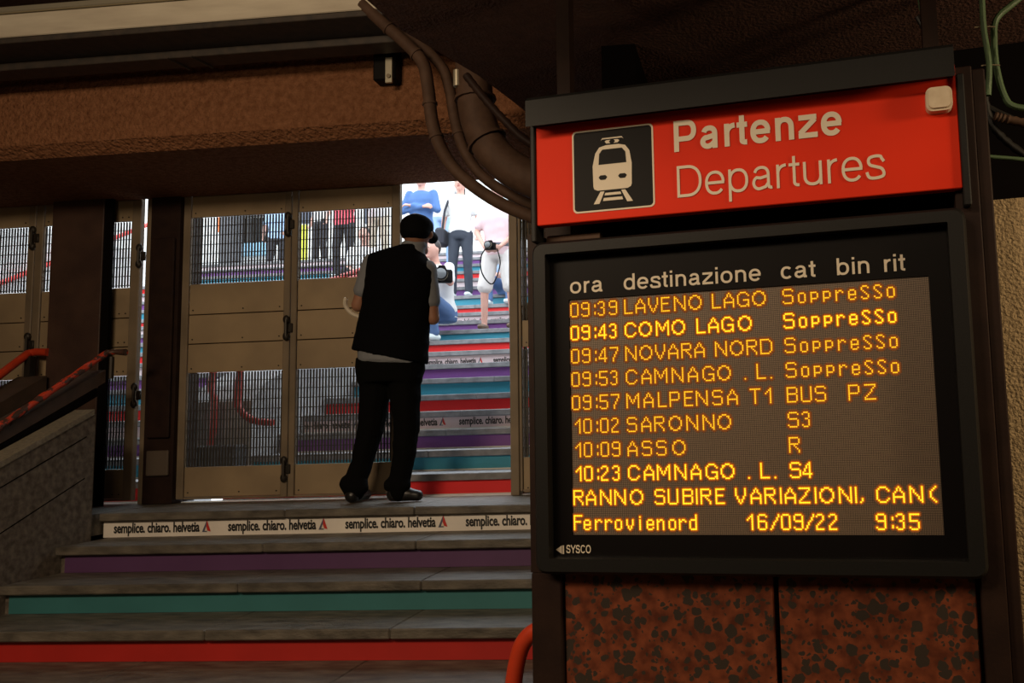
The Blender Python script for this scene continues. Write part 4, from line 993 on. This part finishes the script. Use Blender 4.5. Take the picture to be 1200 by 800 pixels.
c.loft([(J(458, 424) , X_ * 38.5 * px + Vector((0, 0, -3 * px)), Y_ * .155), (J(458, 405), X_ * 38 * px, Y_ * .15)])
c.skin('shirt', cloth('grey_shirt', 0), man, .011, 3, .003)
c = Blob()
def vr(x, y, w_, d_, tilt=0): return (J(x, y), X_ * w_ * px + Vector((0, 0, -tilt * px)), Y_ * d_)
c.loft([vr(457, 418, 44, .168, 10), vr(458, 408, 44.5, .162, 8), vr(460, 392, 43, .150, 3), vr(464, 365, 42.5, .14), vr(469, 338, 43, .14), vr(470, 321, 42.5, .135), vr(468, 311, 40.5, .125), vr(465, 303, 37, .112), vr(466, 297, 32, .10), vr(476, 291, 21, .085), vr(483, 288, 16, .075)], 28)
c.skin('vest', cloth('black_vest', 0), man, .011, 3, .006)
c = Blob(); c.loft([(J(457, 418), X_ * 40 * px, Y_ * .135), (J(457, 432), X_ * 41 * px, Y_ * .14), (J(457, 448), X_ * 38 * px, Y_ * .13)])
c.chain([J(441, 442), J(433, 500, .02), J(424, 535, .02), J(417, 566, 0), J(415, 574, 0)], [.104, .084, .072, .066, .066]); c.limb(J(411, 567, -.01), J(421, 569, -.01), .062, .062)
c.chain([J(474, 442), J(475, 500, .02), J(471, 540, .02), J(467, 568, 0), J(467, 576, 0)], [.104, .082, .070, .062, .058]); c.limb(J(460, 568, 0), J(471, 568, 0), .052, .052)
c.skin('trousers', cloth('black_trousers', 0), man, .011, 3, .006)
for n_, pts, rs in (('shoe', [J(415, 581, -.02), J(413, 582, .08), J(412, 583, .17)], [.046, .048, .038]), ('shoe', [J(462, 581, 0), J(476, 580, .02), J(487, 580, .03)], [.046, .044, .034])):
    c = Blob(); c.chain([Vector((q.x, q.y, r_ + .001)) for q, r_ in zip(pts, rs)], rs); c.skin(n_, cloth('black_leather', 0), man, .009, 2)
c = Blob(); c.ell(J(489, 266, -.004), (.098, .112, .078), 18); c.ell(J(489, 273, -.03), (.090, .088, .060), 16); c.limb(J(492, 269, .08), J(494, 272, .16), .05, .04)
o = c.skin('cap', cloth('black_cap', 0), man, .010, 2)
MB().tube(spline([J(407, 349, -.02), J(405, 358, .0), J(411, 367, .02), J(423, 372, .05)], 5), [.006] + [.013] * 14 + [.006], 8).build('strap', M['white'], man, label='curved white strap at his elbow').location = -man.location

# --- people on the outdoor steps
def at(x, y, Y): return atY(x, y, Y).x
def shirt_man():
    Y = kY(10) + .22
    t, W, q = person('man in pale pink polo and white shorts holding a camera at his waist', at(584, 330, Y), Y, kZ(10), 1.66, pi, top='pink_polo', legs='white_shorts', shorts=True, shoe='brown_leather', hair='hair_grey', arms='low', stance=.15)
    T = q['T']; c = Blob(); c.loft([(W(*T(0, z)), q['hx'] * .182, q['dp'] * .135) for z in (.045, .06, .085, .10)]); c.skin('belt', cloth('grey_belt', 0), t, .012, 1)
    cc = W(*(T(0, .02, .28))); s0 = cc + Vector((-.05, .02, 0)); s1 = cc + Vector((.06, .02, 0))
    camera_thing('black camera with hanging strap held by the man in white shorts', cc, (0, -1, 0), .95, [s1, cc + Vector((.10, .02, -.2)), cc + Vector((.02, .0, -.42)), cc + Vector((-.10, .02, -.30)), cc + Vector((-.12, .03, -.12)), s0])
shirt_man()
Y = kY(14) + .22
t, W, q = person('woman in white t-shirt and tight charcoal jeans with a dark shoulder bag', at(540, 300, Y), Y, kZ(14), 1.68, pi + .1, top='white_cotton', legs='charcoal_jeans', arms='down', female=True, stance=.10)
mb = MB().tube([W(*q['T'](.15, .55, .0)), W(*q['T'](.19, .3, .13)), W(*q['T'](.24, .02, .08))], .017, 6); mb.build('bag_strap', cloth('dark_trousers', 0), t).location = -t.location
mb = MB(); pB = W(*q['T'](.26, -.06, .03)); mb.box(pB.x - .06, pB.x + .06, pB.y - .12, pB.y + .12, pB.z - .12, pB.z + .12, .03); mb.build('bag', cloth('dark_trousers', 0), t).location = -t.location
Y = kY(15) + .22
person('man in long-sleeved blue shirt and beige trousers standing with folded arms', at(494, 280, Y), Y, kZ(15), 1.72, pi, top='blue_shirt', legs='beige_trousers', arms='fold', sleeve=1., shoe='brown_leather')
Y = kY(17) + .2
person('person in white shirt with a bare arm behind the folded-arm man and the woman', at(518, 280, Y), Y, kZ(17), 1.72, pi + .3, top='white_cotton', legs='light_blue', arms='hip', sleeve=.35)
Y = kY(9) + .2
t, W, q = person('crouching photographer in white shirt and blue jeans beside the vest man\'s shoulder', at(508, 340, Y), Y, kZ(9), 1.66, pi - .35, pose='crouch', top='white_cotton', legs='blue_jeans', arms='lens', sleeve=.5, lean=.22)
cc = W(*(q['T'](.0, .33, .36)))
cc = atY(518, 323, Y - .42)
camera_thing('black camera with a large lens held by the crouching photographer', cc, (.32, -1, 0), 1.6)
Y = kY(13) + .28
person('person in blue jeans sitting on a step behind the man in white shorts', at(590, 325, Y), Y, kZ(13), 1.62, pi, pose='sit', top='light_blue', legs='blue_jeans', arms='front')
Y = kY(14) + .28
person('person in white shirt sitting on the steps seen through the middle grille', at(424, 300, Y), Y, kZ(14), 1.7, pi + .2, pose='sit', top='white_cotton', legs='dark_trousers', arms='front', lean=.1)
Y = kY(17) + .2
person('person in red top standing behind the sitting one, seen through the grille', at(403, 270, Y), Y, kZ(17), 1.66, pi, top='red_top', legs='dark_trousers', arms='fold')
person('person in white shirt and dark trousers walking at the street edge behind the grille', at(376, 270, 14.0), 14.0, TZ, 1.7, pi - .5, top='white_cotton', legs='dark_trousers', arms='down')
person('person in light blue shirt at the street edge near the left centre gate', at(325, 270, 14.9), 14.9, TZ, 1.62, pi + .4, top='light_blue', legs='dark_trousers', arms='hip')
person('person in white shirt with red arms far up the steps beside the jamb', at(448, 270, 12.6), kY(18) + .25, kZ(18), 1.7, pi, top='white_cotton', legs='beige_trousers', arms='lens')

bpy.data.scenes.remove(WORK)
